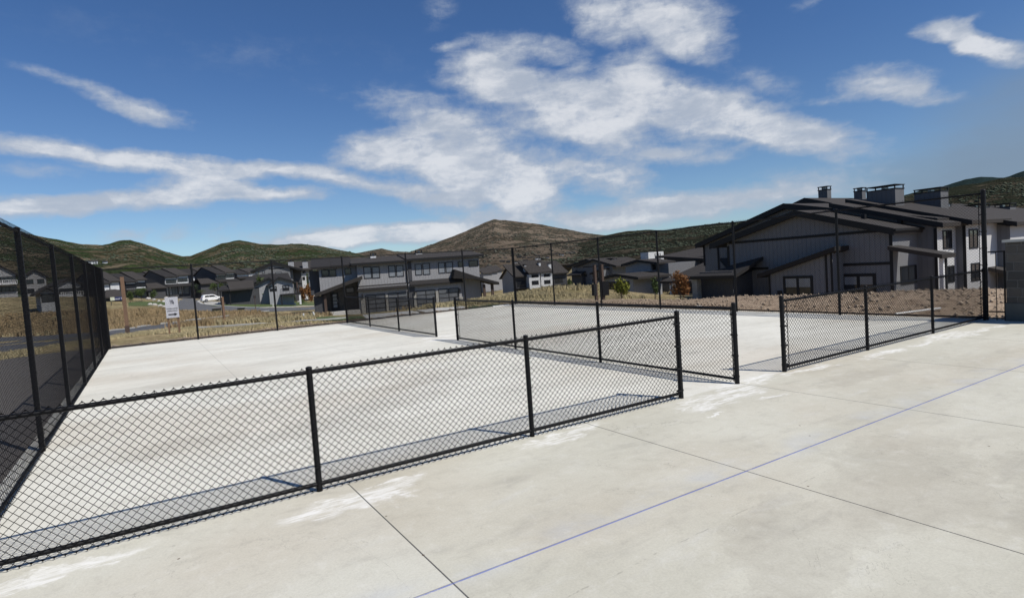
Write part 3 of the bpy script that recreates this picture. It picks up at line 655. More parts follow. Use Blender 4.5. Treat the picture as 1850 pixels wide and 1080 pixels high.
# ------------------------------------------------------------------ buildings
class Fr:
    def __init__(s, name, label, xyz, rot, group='houses of the dark-roofed neighbourhood', cat='house'):
        s.P = np.array(xyz, float); s.a = R(rot); s.o = empty(name, xyz, s.a); tag(s.o, label, cat, group)
        c, n = math.cos(s.a), math.sin(s.a); s.ux = np.array([c, n, 0]); s.uy = np.array([-n, c, 0])
        s.glass = GLASS
    def loc(s, W_): d = np.asarray(W_)-s.P; return float(d@s.ux), float(d@s.uy), float(d[2])
    def F(s, px, py, yo=0.0):            # photo position met on the plane parallel to the front wall
        v = ray(px, py); t = (yo-(CAM-s.P)@s.uy)/(v@s.uy); l = s.loc(CAM+v*t); return l[0], l[2]
    def S(s, px, py, xo=0.0):            # and on a plane parallel to the side wall
        v = ray(px, py); t = (xo-(CAM-s.P)@s.ux)/(v@s.ux); l = s.loc(CAM+v*t); return l[1], l[2]
    def fr(s, x0, y0, x1, y1, yo=0.0):
        a = s.F(x0, y0, yo); b = s.F(x1, y1, yo); c = s.F(x0, y1, yo); d = s.F(x1, y0, yo)
        return (a[0]+c[0])/2, (b[0]+d[0])/2, (c[1]+b[1])/2, (a[1]+d[1])/2   # u0,u1,z0,z1
    def sr(s, x0, y0, x1, y1, xo=0.0):
        a = s.S(x0, y0, xo); b = s.S(x1, y1, xo); c = s.S(x0, y1, xo); d = s.S(x1, y0, xo)
        return (b[0]+d[0])/2, (a[0]+c[0])/2, (c[1]+b[1])/2, (a[1]+d[1])/2   # y0<y1
    def part(s, name, mb, mat, parent=None): return mb.build(name, mat, parent or s.o)
    def win(s, u0, u1, z0, z1, at_, face='F', n=1, rows=1, glass=None, frame=None, t=.09, blind=None, sill=False):
        """window set into the wall plane; at_ = the plane's coordinate; outward is -y (F) or -x (S)"""
        glass = glass or s.glass; frame = frame or TRIM; A = at_; mb = MB()
        def bx(m, a0, a1, b0, b1, d0, d1):
            if face == 'F': m.box(a0, a1, A-d1, A-d0, b0, b1)
            else: m.box(A-d1, A-d0, a0, a1, b0, b1)
        e = .05
        bx(mb, u0, u0+t, z0, z1, -.02, e); bx(mb, u1-t, u1, z0, z1, -.02, e); bx(mb, u0+t, u1-t, z0, z0+t, -.02, e); bx(mb, u0+t, u1-t, z1-t, z1, -.02, e)
        for i in range(1, n):
            x = u0+(u1-u0)*i/n; bx(mb, x-t*.5, x+t*.5, z0+t, z1-t, -.02, e-.005)
        if rows > 1:
            for i in range(1, rows):
                z = z0+(z1-z0)*i/rows; bx(mb, u0+t, u1-t, z-t*.25, z+t*.25, -.02, e-.01)
        w = s.part('window', mb, frame)
        m2 = MB(); bx(m2, u0+t*.5, u1-t*.5, z0+t*.5, z1-t*.5, .0, .015); m2.build('pane', glass, w)
        if blind:
            m3 = MB(); bx(m3, u0+t, u1-t, z0+(z1-z0)*blind, z1-t, .016, .022); m3.build('blind', BLIND, w)
        return w
    def chimney(s, u0, u1, y0, y1, z0, z1, mat, parent=None, cap=True):
        h = (u1-u0)*.0+.42
        b = s.part('chimney', MB().box(u0, u1, y0, y1, z0, z1-h), mat, parent)
        if cap:
            mb = MB(); mb.box(u0-.06, u1+.06, y0-.06, y1+.06, z1-.07, z1); mb.box(u0-.05, u1+.05, y0-.05, y1+.05, z1-h, z1-h+.08)
            for x in (u0, u1-.08):
                for y in (y0, y1-.08): mb.box(x, x+.08, y, y+.08, z1-h+.08, z1-.07)
            mb.build('chimney_cap', TRIM, b)
            MB().box(u0+(u1-u0)*.3, u1-(u1-u0)*.3, (y0+y1)/2-.15, (y0+y1)/2+.15, z1-h+.08, z1-.12).build('flue', BLIND, b)
        return b

def gutter(fr, parent, *boxes):
    mb = MB()
    for b in boxes: mb.box(*b)
    return mb.build('downspout', TRIM, parent)

# --- the grey duplex with four garage doors
c3 = lambda x, y: (550+x/5.2857, 430+y/5.2857)
def R3(x0, y0, x1, y1): return c3(x0, y0)+c3(x1, y1)
dx = Fr('duplex_house', 'long grey two-storey duplex with four garage doors facing the courts', at(575, 573, 76), -14.8)
gd = -.6
u0, u1, z0, z1 = dx.fr(*R3(515, 220, 1682, 700), .8); ze = z1+.25
dx.part('wall', MB().box(u0, u1, .8, 10, gd-1, ze-.1), S_MID)
a0, _, _, _ = dx.fr(*R3(150, 250, 515, 700), 2.0); _, a1, _, zl = dx.fr(*R3(150, 262, 515, 700), 2.0)
dx.part('wall', MB().box(a0, u0-.005, 2.0, 9.5, gd-1, zl), S_MID)
g0, g1, _, zf = dx.fr(*R3(520, 435, 1505, 700), 0)
dx.part('garage_wall', MB().box(g0, g1, 0, .797, gd-1, zf), S_MID)
um = dx.F(*c3(985, 400), 0)[0]
for nm, ua, ub, dz in (('skirt_roof', g0-.15, um, -.08), ('skirt_roof', um+.25, g1+.2, .08)):
    dx.part(nm, MB().prism([(-.55, zf-.22+dz), (.79, zf+.28+dz), (.79, zf-.12+dz), (-.55, zf-.42+dz)], ua, ub, 'x'), ROOF)
# downspout; dark strips colour in the shade of the party-line recess
dx.part('downspout', MB().box(um-.02, um+.10, .62, .79, zf+.4, ze-.15), TRIM)
dx.part('recess_shade_strip', MB().box(um+.3, um+.75, .70, .797, zf+.45, ze-.2), S_DARK)
dx.part('recess_shade_strip', MB().box(um+.12, um+.85, -.06, -.004, gd, zf-.45), S_DARK)
# roofs
zt = dx.F(*c3(1150, 150), 9.8)[1]; 
r0 = dx.F(*c3(440, 230), .2)[0]; rm = dx.F(*c3(960, 200), .2)[0]; r1 = dx.F(*c3(1712, 180), .2)[0]
rise = zt-ze
for ua, ub, dz in ((r0, rm-.0, .0), (rm+.02, r1, .14)):
    rf = dx.part('roof', MB().slab([(ua, .05, ze+dz), (ub, .05, ze+dz), (ub, 9.8, zt+dz), (ua, 9.8, zt+dz)], .26), ROOF2)
    MB().box(ua, ub, .02, .047, ze+dz-.30, ze+dz+.0).build('fascia', TRIM, rf)
for xa, xb, yb, yo in ((55, 262, 268, 1.3), (250, 455, 252, 1.25)):
    ua = dx.F(*c3(xa, yb), yo)[0]; ub, zz = dx.F(*c3(xb, yb), yo)
    dx.part('roof', MB().slab([(ua, yo, zz), (ub, yo, zz), (ub, 8, zz+1.25), (ua, 8, zz+1.25)], .24), ROOF)
wl, wr_, _, _ = dx.fr(*R3(50, 290, 160, 490), 3.0)
dx.part('wall', MB().box(wl, a0-.003, 3.0, 8.5, zf-.6, zl-.5), S_DARK)
# windows of the upper floor
for (xa, ya, xb, yb) in ((565,272,641,387),(645,272,720,384),(802,262,870,372),(876,260,947,368),(1055,248,1122,355),(1130,240,1199,350),(1278,232,1343,337),(1348,228,1418,331)):
    a = dx.fr(*R3(xa, ya, xb, yb), .8); dx.win(*a, .797, 'F', 1, 2, BLIND)
for (xa, ya, xb, yb, yo) in ((1465,222,1512,276,.797),(1568,213,1657,272,.797),(163,303,232,372,1.997),(236,300,303,368,1.997),(383,288,447,350,1.997)):
    a = dx.fr(*R3(xa, ya, xb, yb), yo); dx.win(*a, yo, 'F')
# garage doors
for (xa, ya, xb, yb) in ((588,540,776,712),(803,522,992,692),(1072,500,1254,664),(1284,482,1477,652)):
    a = dx.fr(*R3(xa, ya, xb, yb), 0); gw, gh = a[1]-a[0], a[3]-a[2]
    d = dx.part('garage_door', MB().box(a[0], a[1], -.03, -.004, a[2]-.1, a[3]), GDOOR); mb = MB()
    for i in range(3):
        x = a[0]+gw*i/2; mb.box(x-.05, x+.05, -.055, -.031, a[2]-.1, a[3])
    for j in range(5):
        z = a[2]+gh*j/4; mb.box(a[0]+.05, a[0]+gw/2-.05, -.053, -.031, z-.045, z+.045); mb.box(a[0]+gw/2+.05, a[1]-.05, -.053, -.031, z-.045, z+.045)
    mb.build('mullions', TRIM, d)
for (xa, ya, xb, yb) in ((541,548,582,716),(779,528,802,702),(1046,508,1071,684),(1257,490,1282,664),(1479,545,1515,645)):
    a = dx.fr(*R3(xa, ya, xb, yb), -.1); dx.part('stone_pier', MB().box(a[0], a[1], -.22, -.004, a[2]-.5, a[3]-.2), STONEL)
for (xa, ya) in ((553, 555), (1053, 520), (1483, 500)):
    u, z = dx.F(*c3(xa, ya), -.2); dx.part('wall_lamp', MB().box(u-.1, u+.1, -.36, -.22, z-.25, z+.25), TRIM)
# left entrance: raking roof, stone wall, door, columns
pa = dx.F(*c3(98, 535), -1.8); pb = dx.F(*c3(552, 362), -1.8)
rf = dx.part('porch_roof', MB().prism([(pa[0], pa[1]), (pb[0], pb[1]), (pb[0], pb[1]-.42), (pa[0], pa[1]-.42)], -1.8, 1.95, 'y'), ROOF2)
a = dx.fr(*R3(95, 550, 190, 750), -1.0); dx.part('column', MB().box(a[0], a[1], -1.0, 1.9, gd-1, a[3]-.1), S_DARK)
dx.part('side_wall', MB().prism([(a[1]+.01, gd-1), (g0-.01, gd-1), (g0-.01, pb[1]-.6), (a[1]+.01, pa[1]+.1)], 1.6, 1.95, 'y'), STONE)
d = dx.fr(*R3(255, 525, 330, 680), 1.6); dr = dx.part('door', MB().box(d[0], d[1], 1.5, 1.58, d[2]-.1, d[3]), TRIM)
mb = MB()
for i in range(4):
    z = d[2]+.25+(d[3]-d[2]-.3)*i/4; mb.box(d[0]+.25, d[1]-.25, 1.47, 1.495, z, z+.36)
mb.build('door_panes', BLIND, dr)
MB().tube((d[1]-.14, 1.44, d[2]+.9), (d[1]-.14, 1.44, d[2]+1.3), .02, n=6).build('handle', CHROME, dr)
w = dx.fr(*R3(395, 470, 475, 525), 1.6); dx.win(*w, 1.597, 'F')
a = dx.fr(*R3(190, 545, 215, 715), -1.2); dx.part('porch_post', MB().box(a[0], a[1], -1.3, -1.0, gd-1, a[3]), WOODD)
a = dx.fr(*R3(195, 702, 540, 735), -1.6); dx.part('porch_floor', MB().box(a[0], g0-.02, -1.6, 1.59, gd-1.0, a[3]), CONC2)
# right entrance
qa = dx.F(*c3(1437, 300), -1.2); qb = dx.F(*c3(1640, 365), -1.2); qc = dx.F(*c3(1860, 420), -1.2)
dx.part('porch_roof', MB().prism([(qa[0], qa[1]), (qb[0], qb[1]), (qc[0], qc[1]), (qc[0], qc[1]-.38), (qb[0], qb[1]-.38), (qa[0]-.3, qa[1]-1.2)], -1.2, 4.5, 'y'), ROOF)
a = dx.fr(*R3(1518, 375, 1692, 590), 1.4); dx.part('stone_wall', MB().box(g1+.01, a[1], 1.4, 9, gd-1, a[3]-.3), STONE)
for xa, xb in ((1708, 1731), (1785, 1809)):
    a = dx.fr(*R3(xa, 440, xb, 588), -.6); dx.part('porch_post', MB().box(a[0], a[1], -.7, -.4, gd-1, a[3]), WOODD)
for (xa, ya, xb, yb) in ((630,141,683,200),(1066,114,1125,190)):
    a = dx.fr(*R3(xa, ya, xb, yb), 7.5); dx.chimney(a[0], a[1], 7.5, 8.3, ze+.5, a[3], S_WHITE)

# --- the big row house on the right: gables facing the courts, stepping back along its length
c5 = lambda x, y: (1220+x/4.153, 310+y/4.153)
c6 = lambda x, y: (1550+x/3.273, 290+y/3.273)
rh = Fr('row_house', 'large grey row house behind the dirt bank, wide shaded gable and row of tall chimneys', (50, 18, -3), 0)
bz = -1.5
def gable(fr, x, pl, pp, pr, zlow, xb, wall, over=.6, th=.42, roofm=ROOF2, wl=None, wr=None):
    """gable roof along +x. pl,pp,pr: (y,z) of left eave, ridge, right eave of the roof at plane x-over"""
    rf = MB()
    rf.prism([pl, pp, (pp[0], pp[1]-th), (pl[0], pl[1]-th)], x-over, xb, 'x')
    o1 = fr.part('roof', rf, roofm)
    o2 = fr.part('roof', MB().prism([(pp[0]-.002, pp[1]), pr, (pr[0], pr[1]-th), (pp[0]-.002, pp[1]-th)], x-over, xb, 'x'), roofm)
    for o, a, b2 in ((o1, pl, pp), (o2, pp, pr)):
        MB().prism([(a[0], a[1]+.02), (b2[0], b2[1]+.02), (b2[0], b2[1]-th-.08), (a[0], a[1]-th-.08)], x-over-.05, x-over-.003, 'x').build('barge_board', TRIM, o)
    wl = pl[0]-.7 if wl is None else wl; wr = pr[0]+.7 if wr is None else wr
    def zy(y):
        if y > pp[0]: t = (y-pp[0])/(pl[0]-pp[0]); return pp[1]+(pl[1]-pp[1])*t-th
        t = (pp[0]-y)/(pp[0]-pr[0]); return pp[1]+(pr[1]-pp[1])*t-th
    w = fr.part('wall', MB().prism([(wl, zlow), (wl, zy(wl)-.01), (pp[0], zy(pp[0])-.01), (wr, zy(wr)-.01), (wr, zlow)], x, xb-.3, 'x'), wall)
    return wl, wr, zy
pl = rh.S(*c5(255, 545), -.6); pp = rh.S(*c5(900, 292), -.6); pr = rh.S(*c6(212, 402), -.6)
wl = rh.S(*c5(402, 800), 0)[0]; wr = rh.S(*c6(207, 600), 0)[0]
e6 = rh.F(*c6(405, 408), pr[0])[0]
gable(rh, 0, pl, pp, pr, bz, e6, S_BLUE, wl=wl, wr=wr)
# bands on the gable
def sband(fr, pa, pb, x, h=.22, mat=TRIM, name='band', proud=.05):
    a = fr.S(*pa, x); b = fr.S(*pb, x); z = (a[1]+b[1])/2
    return fr.part(name, MB().box(x-proud, x-.003, min(a[0], b[0]), max(a[0], b[0]), z-h/2, z+h/2), mat)
sband(rh, c5(405, 533), c6(200, 413), 0); sband(rh, c5(410, 738), c5(700, 722), 0); sband(rh, c5(1225, 700), c6(205, 607), 0)
rh.part('corner_board', MB().box(-.06, -.003, wl-.22, wl+.02, bz, rh.S(*c5(402, 560), 0)[1]), TRIM)
rh.part('corner_board', MB().box(-.06, -.003, wr-.02, wr+.2, bz, rh.S(*c6(207, 420), 0)[1]), TRIM)
# raking annex in front of the gable
xa_ = -1.6
q0 = rh.S(*c5(612, 770), xa_-.5); q1 = rh.S(*c5(1195, 562), xa_-.5)
rf = rh.part('annex_roof', MB().prism([q0, q1, (q1[0], q1[1]-.36), (q0[0], q0[1]-.36)], xa_-.5, -.004, 'x'), ROOF)
y0_ = rh.S(*c5(712, 800), xa_)[0]; y1_ = rh.S(*c5(1180, 700), xa_)[0]
def qz(y): return q0[1]+(q1[1]-q0[1])*(q0[0]-y)/(q0[0]-q1[0])-.37
rh.part('annex_wall', MB().prism([(y0_, bz), (y0_, qz(y0_)), (y1_, qz(y1_)), (y1_, bz)], xa_, -.004, 'x'), S_BLUE)
for xx in (1135, 1175):
    a = rh.S(*c5(xx, 760), xa_); rh.part('corner_board', MB().box(xa_-.05, xa_-.003, a[0]-.08, a[0]+.08, bz, qz(a[0])), TRIM)
a = rh.S(*c5(708, 800), xa_); rh.part('downspout', MB().box(xa_-.1, xa_-.003, a[0]-.06, a[0]+.06, bz, qz(a[0])), TRIM)
# ground-floor windows
a = rh.sr(*(c5(478, 790)+c5(580, 890)), 0); rh.win(*a, -.003, 'S', 1, 1, GLASS, t=.2, blind=.25)
a = rh.sr(*(c5(812, 782)+c5(1035, 935)), xa_); rh.win(*a, xa_-.003, 'S', 2, 1, GLASS, t=.22, blind=.45)
a = rh.sr(*(c5(1250, 765)+c5(1508, 930)), 0); rh.win(*a, -.003, 'S', 2, 1, GLASS, t=.24, blind=.5)
# the second and third gables behind, rising along the row
def yz(p, x): return rh.S(*p, x)
xB, xC = 5.0, 12.5
Bl = yz(c5(150, 545), xB-.6); Bp = yz(c5(812, 240), xB-.6); Br = (2*Bp[0]-Bl[0]-2, Bl[1]+.4)
gable(rh, xB, Bl, Bp, Br, bz, xB+9, S_BLUE)
Cp = yz(c5(970, 198), xC-.6); Cl = (Cp[0]+9.5, Cp[1]-2.9); Cr = (Cp[0]-8.2, Cp[1]-2.55)
gable(rh, xC, Cl, Cp, Cr, bz, xC+14, S_DARK)
for p0, p1 in (((215, 555), (222, 640)), ((322, 565), (330, 700)), ((392, 560), (400, 770))):
    a = yz(c5(*p0), xB); b = yz(c5(*p1), xB); 
    if p0[0] < 330: rh.part('downspout', MB().box(xB-.12, xB-.003, a[0]-.07, a[0]+.07, b[1]-1, a[1]), TRIM)
# low wing and porch at the left of the gable
a = rh.sr(*(c5(170, 770)+c5(415, 915)), -3.2)
rh.part('garage_wall', MB().box(-2.9, -.01, a[0], a[1], bz, a[3]+.2), S_DARK)  # dark box stands in for the deep shade of the open porch
e0 = yz(c5(100, 825), -4.2); e1 = yz(c5(432, 778), -4.2); t0 = yz(c5(330, 650), 4.5)
rh.part('garage_roof', MB().slab([(-4.2, e0[0], e1[1]), (-4.2, e1[0]-.2, e1[1]), (-.01, e1[0]-.2, e1[1]+1.45), (4.6, t0[0], t0[1]), (4.6, e0[0]-4, t0[1])], .3), ROOF)
a = rh.S(*c5(160, 850), -3.6); rh.part('stone_pier', MB().box(-3.9, -3.3, a[0]-.3, a[0]+.3, bz, e1[1]-.3), STONEL)
# units stepping towards the viewer on the lit side
xs = rh.F(*c6(355, 600), wr)[0]; y2 = rh.S(*c6(470, 500), xs)[0]; x3 = rh.F(*c6(580, 500), y2)[0]; y3 = rh.S(*c6(640, 500), x3)[0]; x4 = rh.F(*c6(735, 500), y3)[0]
z2 = rh.F(*c6(560, 366), y2-.6)[1]; z3 = rh.F(*c6(690, 352), y3-.6)[1]
S_SUNLIT = siding('sunlit_tone_board_siding', (0.46, 0.46, 0.46))  # same siding as the gables, given a paler colour for sunlit sides
def unit(x0, x1, ylo, ze_, xr, ridge_y, zr, over=.7):
    rh.part('wall', MB().box(x0, x1, ylo, ridge_y, bz, ze_-.3), S_SUNLIT)
    o = rh.part('roof', MB().slab([(x0-over, ylo-over, ze_), (xr, ylo-over, ze_), (xr, ridge_y, zr), (x0-over, ridge_y, zr)], .3), ROOF2)
    MB().prism([(ylo-over, ze_+.01), (ridge_y, zr+.01), (ridge_y, zr-.38), (ylo-over, ze_-.38)], x0-over-.05, x0-over-.003, 'x').build('barge_board', TRIM, o)
    rh.part('shaded_gable_face', MB().prism([(ylo+.01, bz), (ylo+.01, ze_-.31), (ridge_y, zr-.32), (ridge_y, bz)], x0-.02, x0-.003, 'x'), S_BLUE)  # thin sheet of darker siding colour puts shade on the gable end
unit(xs, x3-.01, y2, z2, x3+.5, y2+8, z2+2.6)
unit(x3, x4+3, y3, z3, x4+4, y3+9, z3+2.9)
rh.part('corner_board', MB().box(xs-.08, xs-.025, y2-.01, y2+.2, bz, z2-.35), TRIM)
rh.part('corner_board', MB().box(x3-.08, x3-.025, y3-.01, y3+.2, bz, z3-.35), TRIM)
for (r, yo) in (((500,412,553,522), y2), ((520,622,568,722), y2), ((655,405,708,520), y3), ((667,605,720,712), y3)):
    a = rh.fr(*(c6(r[0], r[1])+c6(r[2], r[3])), yo); rh.win(*a, yo-.003, 'F', 2, 1, GLASS, t=.12)
# porch roof on the lit side
pz = rh.F(*c6(430, 562), wr-3.6)[1]; pt = rh.F(*c6(345, 492), wr)[1]
px0 = rh.F(*c6(205, 560), wr)[0]; px1 = rh.F(*c6(580, 545), wr-3.6)[0]; pl0 = rh.F(*c6(130, 500), wr-.2)[0]
rh.part('porch_roof', MB().slab([(-.8, wr-3.6, pz), (px1, wr-3.6, pz), (px1-.5, wr-.02, pt), (-.8, wr-.02, pt)], .3), ROOF2)
for q in (495, 512):
    u = rh.F(*c6(q, 650), wr-3.2)[0]; rh.part('porch_post', MB().box(u-.12, u+.12, wr-3.35, wr-3.1, bz, pz-.3), TRIMW if q == 495 else TRIM)
a = rh.fr(*(c6(250, 620)+c6(345, 730)), wr); rh.win(*a, wr-.003, 'F', 2, 1, GLASS)
a = rh.fr(*(c6(380, 630)+c6(470, 740)), wr); dr = rh.part('door', MB().box(a[0], a[1], wr-.08, wr-.003, a[2]-.6, a[3]), TRIM); MB().tube((a[1]-.15, wr-.14, a[2]), (a[1]-.15, wr-.14, a[2]+.3), .03, n=6).build('handle', CHROME, dr)
# chimneys
S_CHIM = siding('slate_board_siding', (0.10, 0.102, 0.108))
def chim(c, x0, y0, x1, y1, xo, wx=1.3, down=1.2, mat=None):
    mat = mat or S_CHIM; a = rh.sr(*(c(x0, y0)+c(x1, y1)), xo); rh.chimney(xo, xo+wx, a[0], a[1], a[2]-down, a[3], mat)
chim(c5, 1072, 112, 1140, 215, 17, .8); chim(c5, 1340, 122, 1402, 222, 20, .8)
chim(c6, 52, 150, 222, 345, 8.5, 1.6); chim(c6, 333, 165, 490, 305, 16, 1.6); chim(c6, 512, 255, 535, 310, 22, .7)
chim(c6, 613, 260, 742, 345, 27, 1.6); chim(c6, 775, 257, 900, 360, 32, 1.6); chim(c6, 915, 300, 950, 352, 38, .9)
for y_, x_ in ((2.0, 2.2), (-.2, 3.4), (11, 2.5)):
    zz_ = pp[1]-(abs(pp[0]-y_))*(pp[1]-pr[1])/(pp[0]-pr[0]); rh.part('roof_vent', MB().box(x_, x_+.3, y_-.15, y_+.15, zz_-.1, zz_+.35), TRIM)
rh.part('gutter', MB().box(-.6, e6, pr[0]-.14, pr[0]-.003, pr[1]-.2, pr[1]-.03), TRIM)
rh.part('downspout', MB().box(e6-.5, e6-.38, wr-.12, wr-.003, bz, pr[1]-.3), TRIM)
rh.part('hose_cabinet', MB().box(xa_-.12, xa_-.003, y0_-1.1, y0_-.7, .6, 1.3), TRIM)
# farther units seen between fence and pillar
unit(x4+3.01, x4+11, y3-.9, z3-.35, x4+12, y3+8, z3+2.2)
unit(x4+11.01, x4+19, y3+.2, z3-.1, x4+20, y3+9, z3+2.4)
unit(x4+19.01, x4+27, y3-1.2, z3-.5, x4+28, y3+8, z3+2.0)
rh.part('porch_roof', MB().slab([(x4+1, y3-4.2, .95), (x4+9, y3-4.2, .95), (x4+9, y3-.01, 2.2), (x4+1, y3-.01, 2.2)], .3), ROOF2)
rh.part('porch_post', MB().box(x4+1.2, x4+1.5, y3-4, y3-3.7, bz, .65), TRIM)

# --- house right of centre (low front annex, gable behind)
c8 = lambda x, y: (1040+x/8.409, 440+y/8.409)
h3 = Fr('house', 'grey house with low front annex just left of the rust-coloured bush', (62, 50, -3.6), 0)
def S8(x, y, xo): return h3.S(*c8(x, y), xo)
gable(h3, 4, S8(690, 318, 3.4), S8(925, 245, 3.4), S8(1235, 285, 3.4), -1, h3.F(*c8(1520, 255), S8(1235, 285, 3.4)[0])[0], S_LIGHT, wl=S8(762, 400, 4)[0], wr=S8(1143, 400, 4)[0], over=.6, th=.28)
sband(h3, c8(800, 480), c8(1140, 470), 4, .2)
w2 = S8(1143, 400, 4)[0]; xw = h3.F(*c8(1215, 400), w2)[0]
h3.part('wall', MB().box(xw, xw+8, w2-2.6, w2-.01, -1, S8(1215, 290, 4)[1]-.2), S_BLUE)
h3.part('wall', MB().box(xw-.0, xw+.3, w2-.02, w2+3, -1, 1), S_LIGHT)
a = h3.fr(*(c8(1165, 320)+c8(1212, 400)), w2); h3.win(*a, w2-.003, 'F')
a = S8(880, 480, -2); b = S8(255, 540, -2.6); c = S8(610, 462, -2.6); d = S8(950, 510, -2.6)
gable(h3, -2, b, c, d, -1.2, 4, S_LIGHT, wl=S8(405, 700, -2)[0], wr=S8(880, 700, -2)[0], th=.3)
a = h3.sr(*(c8(470, 580)+c8(605, 705)), -2); h3.win(*a, -2.003, 'S', 2, 2, GLASS, t=.13)
a = h3.sr(*(c8(745, 570)+c8(820, 700)), -2); h3.win(*a, -2.003, 'S', 1, 1, GLASS, t=.13)
a = h3.sr(*(c8(1030, 570)+c8(1115, 650)), 4); h3.win(*a, 3.997, 'S', 1, 1, GLASS, t=.13)
a = h3.sr(*(c8(920, 690)+c8(1150, 800)), 3.9); h3.part('stone_base', MB().box(3.9, 3.997, a[0], a[1], -1, a[3]), STONE)
h3.part('band', MB().box(-2.06, -2.003, S8(640, 780, -2)[0], S8(415, 780, -2)[0], S8(500, 780, -2)[1]-.1, S8(500, 780, -2)[1]+.1), TRIM)
# right wing behind, with broad low roof towards the viewer
e0 = S8(1275, 575, 1); e1 = S8(1755, 565, 1); t0 = S8(1700, 292, 9)
h3.part('wing_roof', MB().slab([(1, e1[0], e1[1]), (1, e0[0], e0[1]), (9, e0[0]-1.5, t0[1]), (9, t0[0]-6, t0[1])], .3), ROOF2)
h3.part('wing_wall', MB().box(3.2, 12, e1[0]-1, e0[0]-1, -1, e1[1]-.2), S_DARK)
a = h3.sr(*(c8(1395, 330)+c8(1700, 470)), 12); h3.part('wall', MB().box(12, 16, a[0]-4, a[1], 1, a[3]+1.2), S_DARK)
p0 = S8(1260, 190, 11); p1 = S8(1700, 235, 11)
h3.part('roof', MB().slab([(11, p1[0]-6, p1[1]-.3), (11, p0[0], p0[1]), (20, p0[0]-1, p0[1]+1.0), (20, p1[0]-8, p1[1]+1.0)], .3), ROOF2)
h3.part('porch_post', MB().box(1.3, 1.6, *sorted((S8(1428, 700, 1.3)[0], S8(1450, 700, 1.3)[0])), -1, e0[1]-.3), TRIMW)
for q in (1225, 1565):
    a = h3.S(*c8(q, 190), 15); h3.chimney(15, 15.7, a[0]-.35, a[0]+.35, a[1]-2.5, a[1]+.4, S_BLUE)

# --- gabled house beyond it
h4 = Fr('house', 'distant grey gabled house left of the low annex, beyond the grass mound', (92, 96, -3), 0)
def S4(x, y, xo=0): return h4.S(*c8(x, y), xo)
gable(h4, 0, S4(-30, 345, -.6), S4(262, 235, -.6), S4(615, 335, -.6), -2, 10, S_BLUE, wl=S4(25, 400)[0], wr=S4(560, 400)[0], th=.35)
gable(h4, 3, S4(-140, 345, 2.4), S4(150, 235, 2.4), S4(450, 320, 2.4), -2, 12, S_BLUE, wl=S4(-60, 400, 3)[0], wr=S4(440, 400, 3)[0], th=.35)
sband(h4, c8(110, 350), c8(520, 345), 0, .2); sband(h4, c8(340, 408), c8(520, 410), 0, .2)
wy = S4(560, 400)[0]; xx = h4.F(*c8(575, 400), wy)[0]
h4.part('wall', MB().box(9, 14, wy-2.5, wy, -2, 6), S_WHITE)
a = S4(210, 450, -2.6); b = S4(385, 378, -2.6)
h4.part('annex_roof', MB().prism([a, b, (b[0], b[1]-.35), (a[0], a[1]-.35)], -2.6, -.004, 'x'), ROOF)
h4.part('annex_wall', MB().prism([(S4(230, 500, -2)[0], -2), (S4(230, 500, -2)[0], a[1]-.3), (b[0], b[1]-.4), (b[0], -2)], -2, -.004, 'x'), S_BLUE)
for r, xo in (((262,452,342,515), -2), ((402,445,478,505), 0), ((125,462,170,500), 0)):
    a = h4.sr(*(c8(r[0], r[1])+c8(r[2], r[3])), xo); h4.win(*a, xo-.003, 'S', 2 if r[0] > 200 else 1, 1, GLASS, t=.15)
a = h4.sr(*(c8(420, 225)+c8(550, 310)), 3); h4.chimney(3, 4.6, a[0], a[1], a[2]-1.5, a[3], S_LIGHT)
a = h4.sr(*(c8(-60, 470)+c8(100, 570)), -1); h4.part('garage_wall', MB().box(-1, 2, a[0], a[1], -2, a[3]-.3), S_DARK)
h4.part('porch_roof', MB().slab([(-2, a[0]-.6, a[3]), (-2, a[1]+.8, a[3]), (2, a[1], a[3]+1.5), (2, a[0], a[3]+1.5)], .3), ROOF)

# --- three-storey town house with pale bays
c7 = lambda x, y: (860+x/9.0, 440+y/9.0)
h5 = Fr('town_house', 'town house with two pale three-storey bays, dark side gable and tan grass before it', at(928, 533, 165), -12)
def F5(x, y, yo=0): return h5.F(*c7(x, y), yo)
zb5 = -1.5
def r5(x0, y0, x1, y1, yo=0): return h5.fr(*(c7(x0, y0)+c7(x1, y1)), yo)
for (x0, y0, x1, y1, yo, mat) in ((640,535,870,830,2.2,S_DARK),(868,500,1045,830,0,S_WHITE),(1062,480,1245,810,.3,S_WHITE),(1045,490,1062,830,1.5,S_DARK),(1245,480,1485,790,2.2,S_DARK)):
    a = r5(x0, y0, x1, y1, yo); h5.part('wall', MB().box(a[0], a[1], yo, yo+9, zb5, a[3]), mat)
for (x0, x1, ye, yo) in ((608, 880, 527, 1.4), (855, 1060, 470, -.7), (1045, 1260, 455, -.4), (1242, 1510, 472, 1.2)):
    a = r5(x0, ye, x1, ye+10, yo)
    rp = h5.part('roof', MB().slab([(a[0], yo, a[3]), (a[1], yo, a[3]), (a[1]-.2, yo+8, a[3]+3.6), (a[0]-.2, yo+8, a[3]+3.6)], .32), ROOF2)
for (x0, y0, x1, y1, yo) in ((902,505,1015,550,0),(908,602,1018,670,0),(918,750,1028,800,0),(1100,492,1200,540,.3),(1107,592,1210,655,.3),(1115,735,1200,780,.3),(660,598,800,705,2.2),(1280,560,1410,640,2.2)):
    a = r5(x0, y0, x1, y1, yo); h5.win(*a, yo-.003, 'F', 3 if x0 > 860 and x0 < 1250 else 2, 1, GLASS, t=.16)
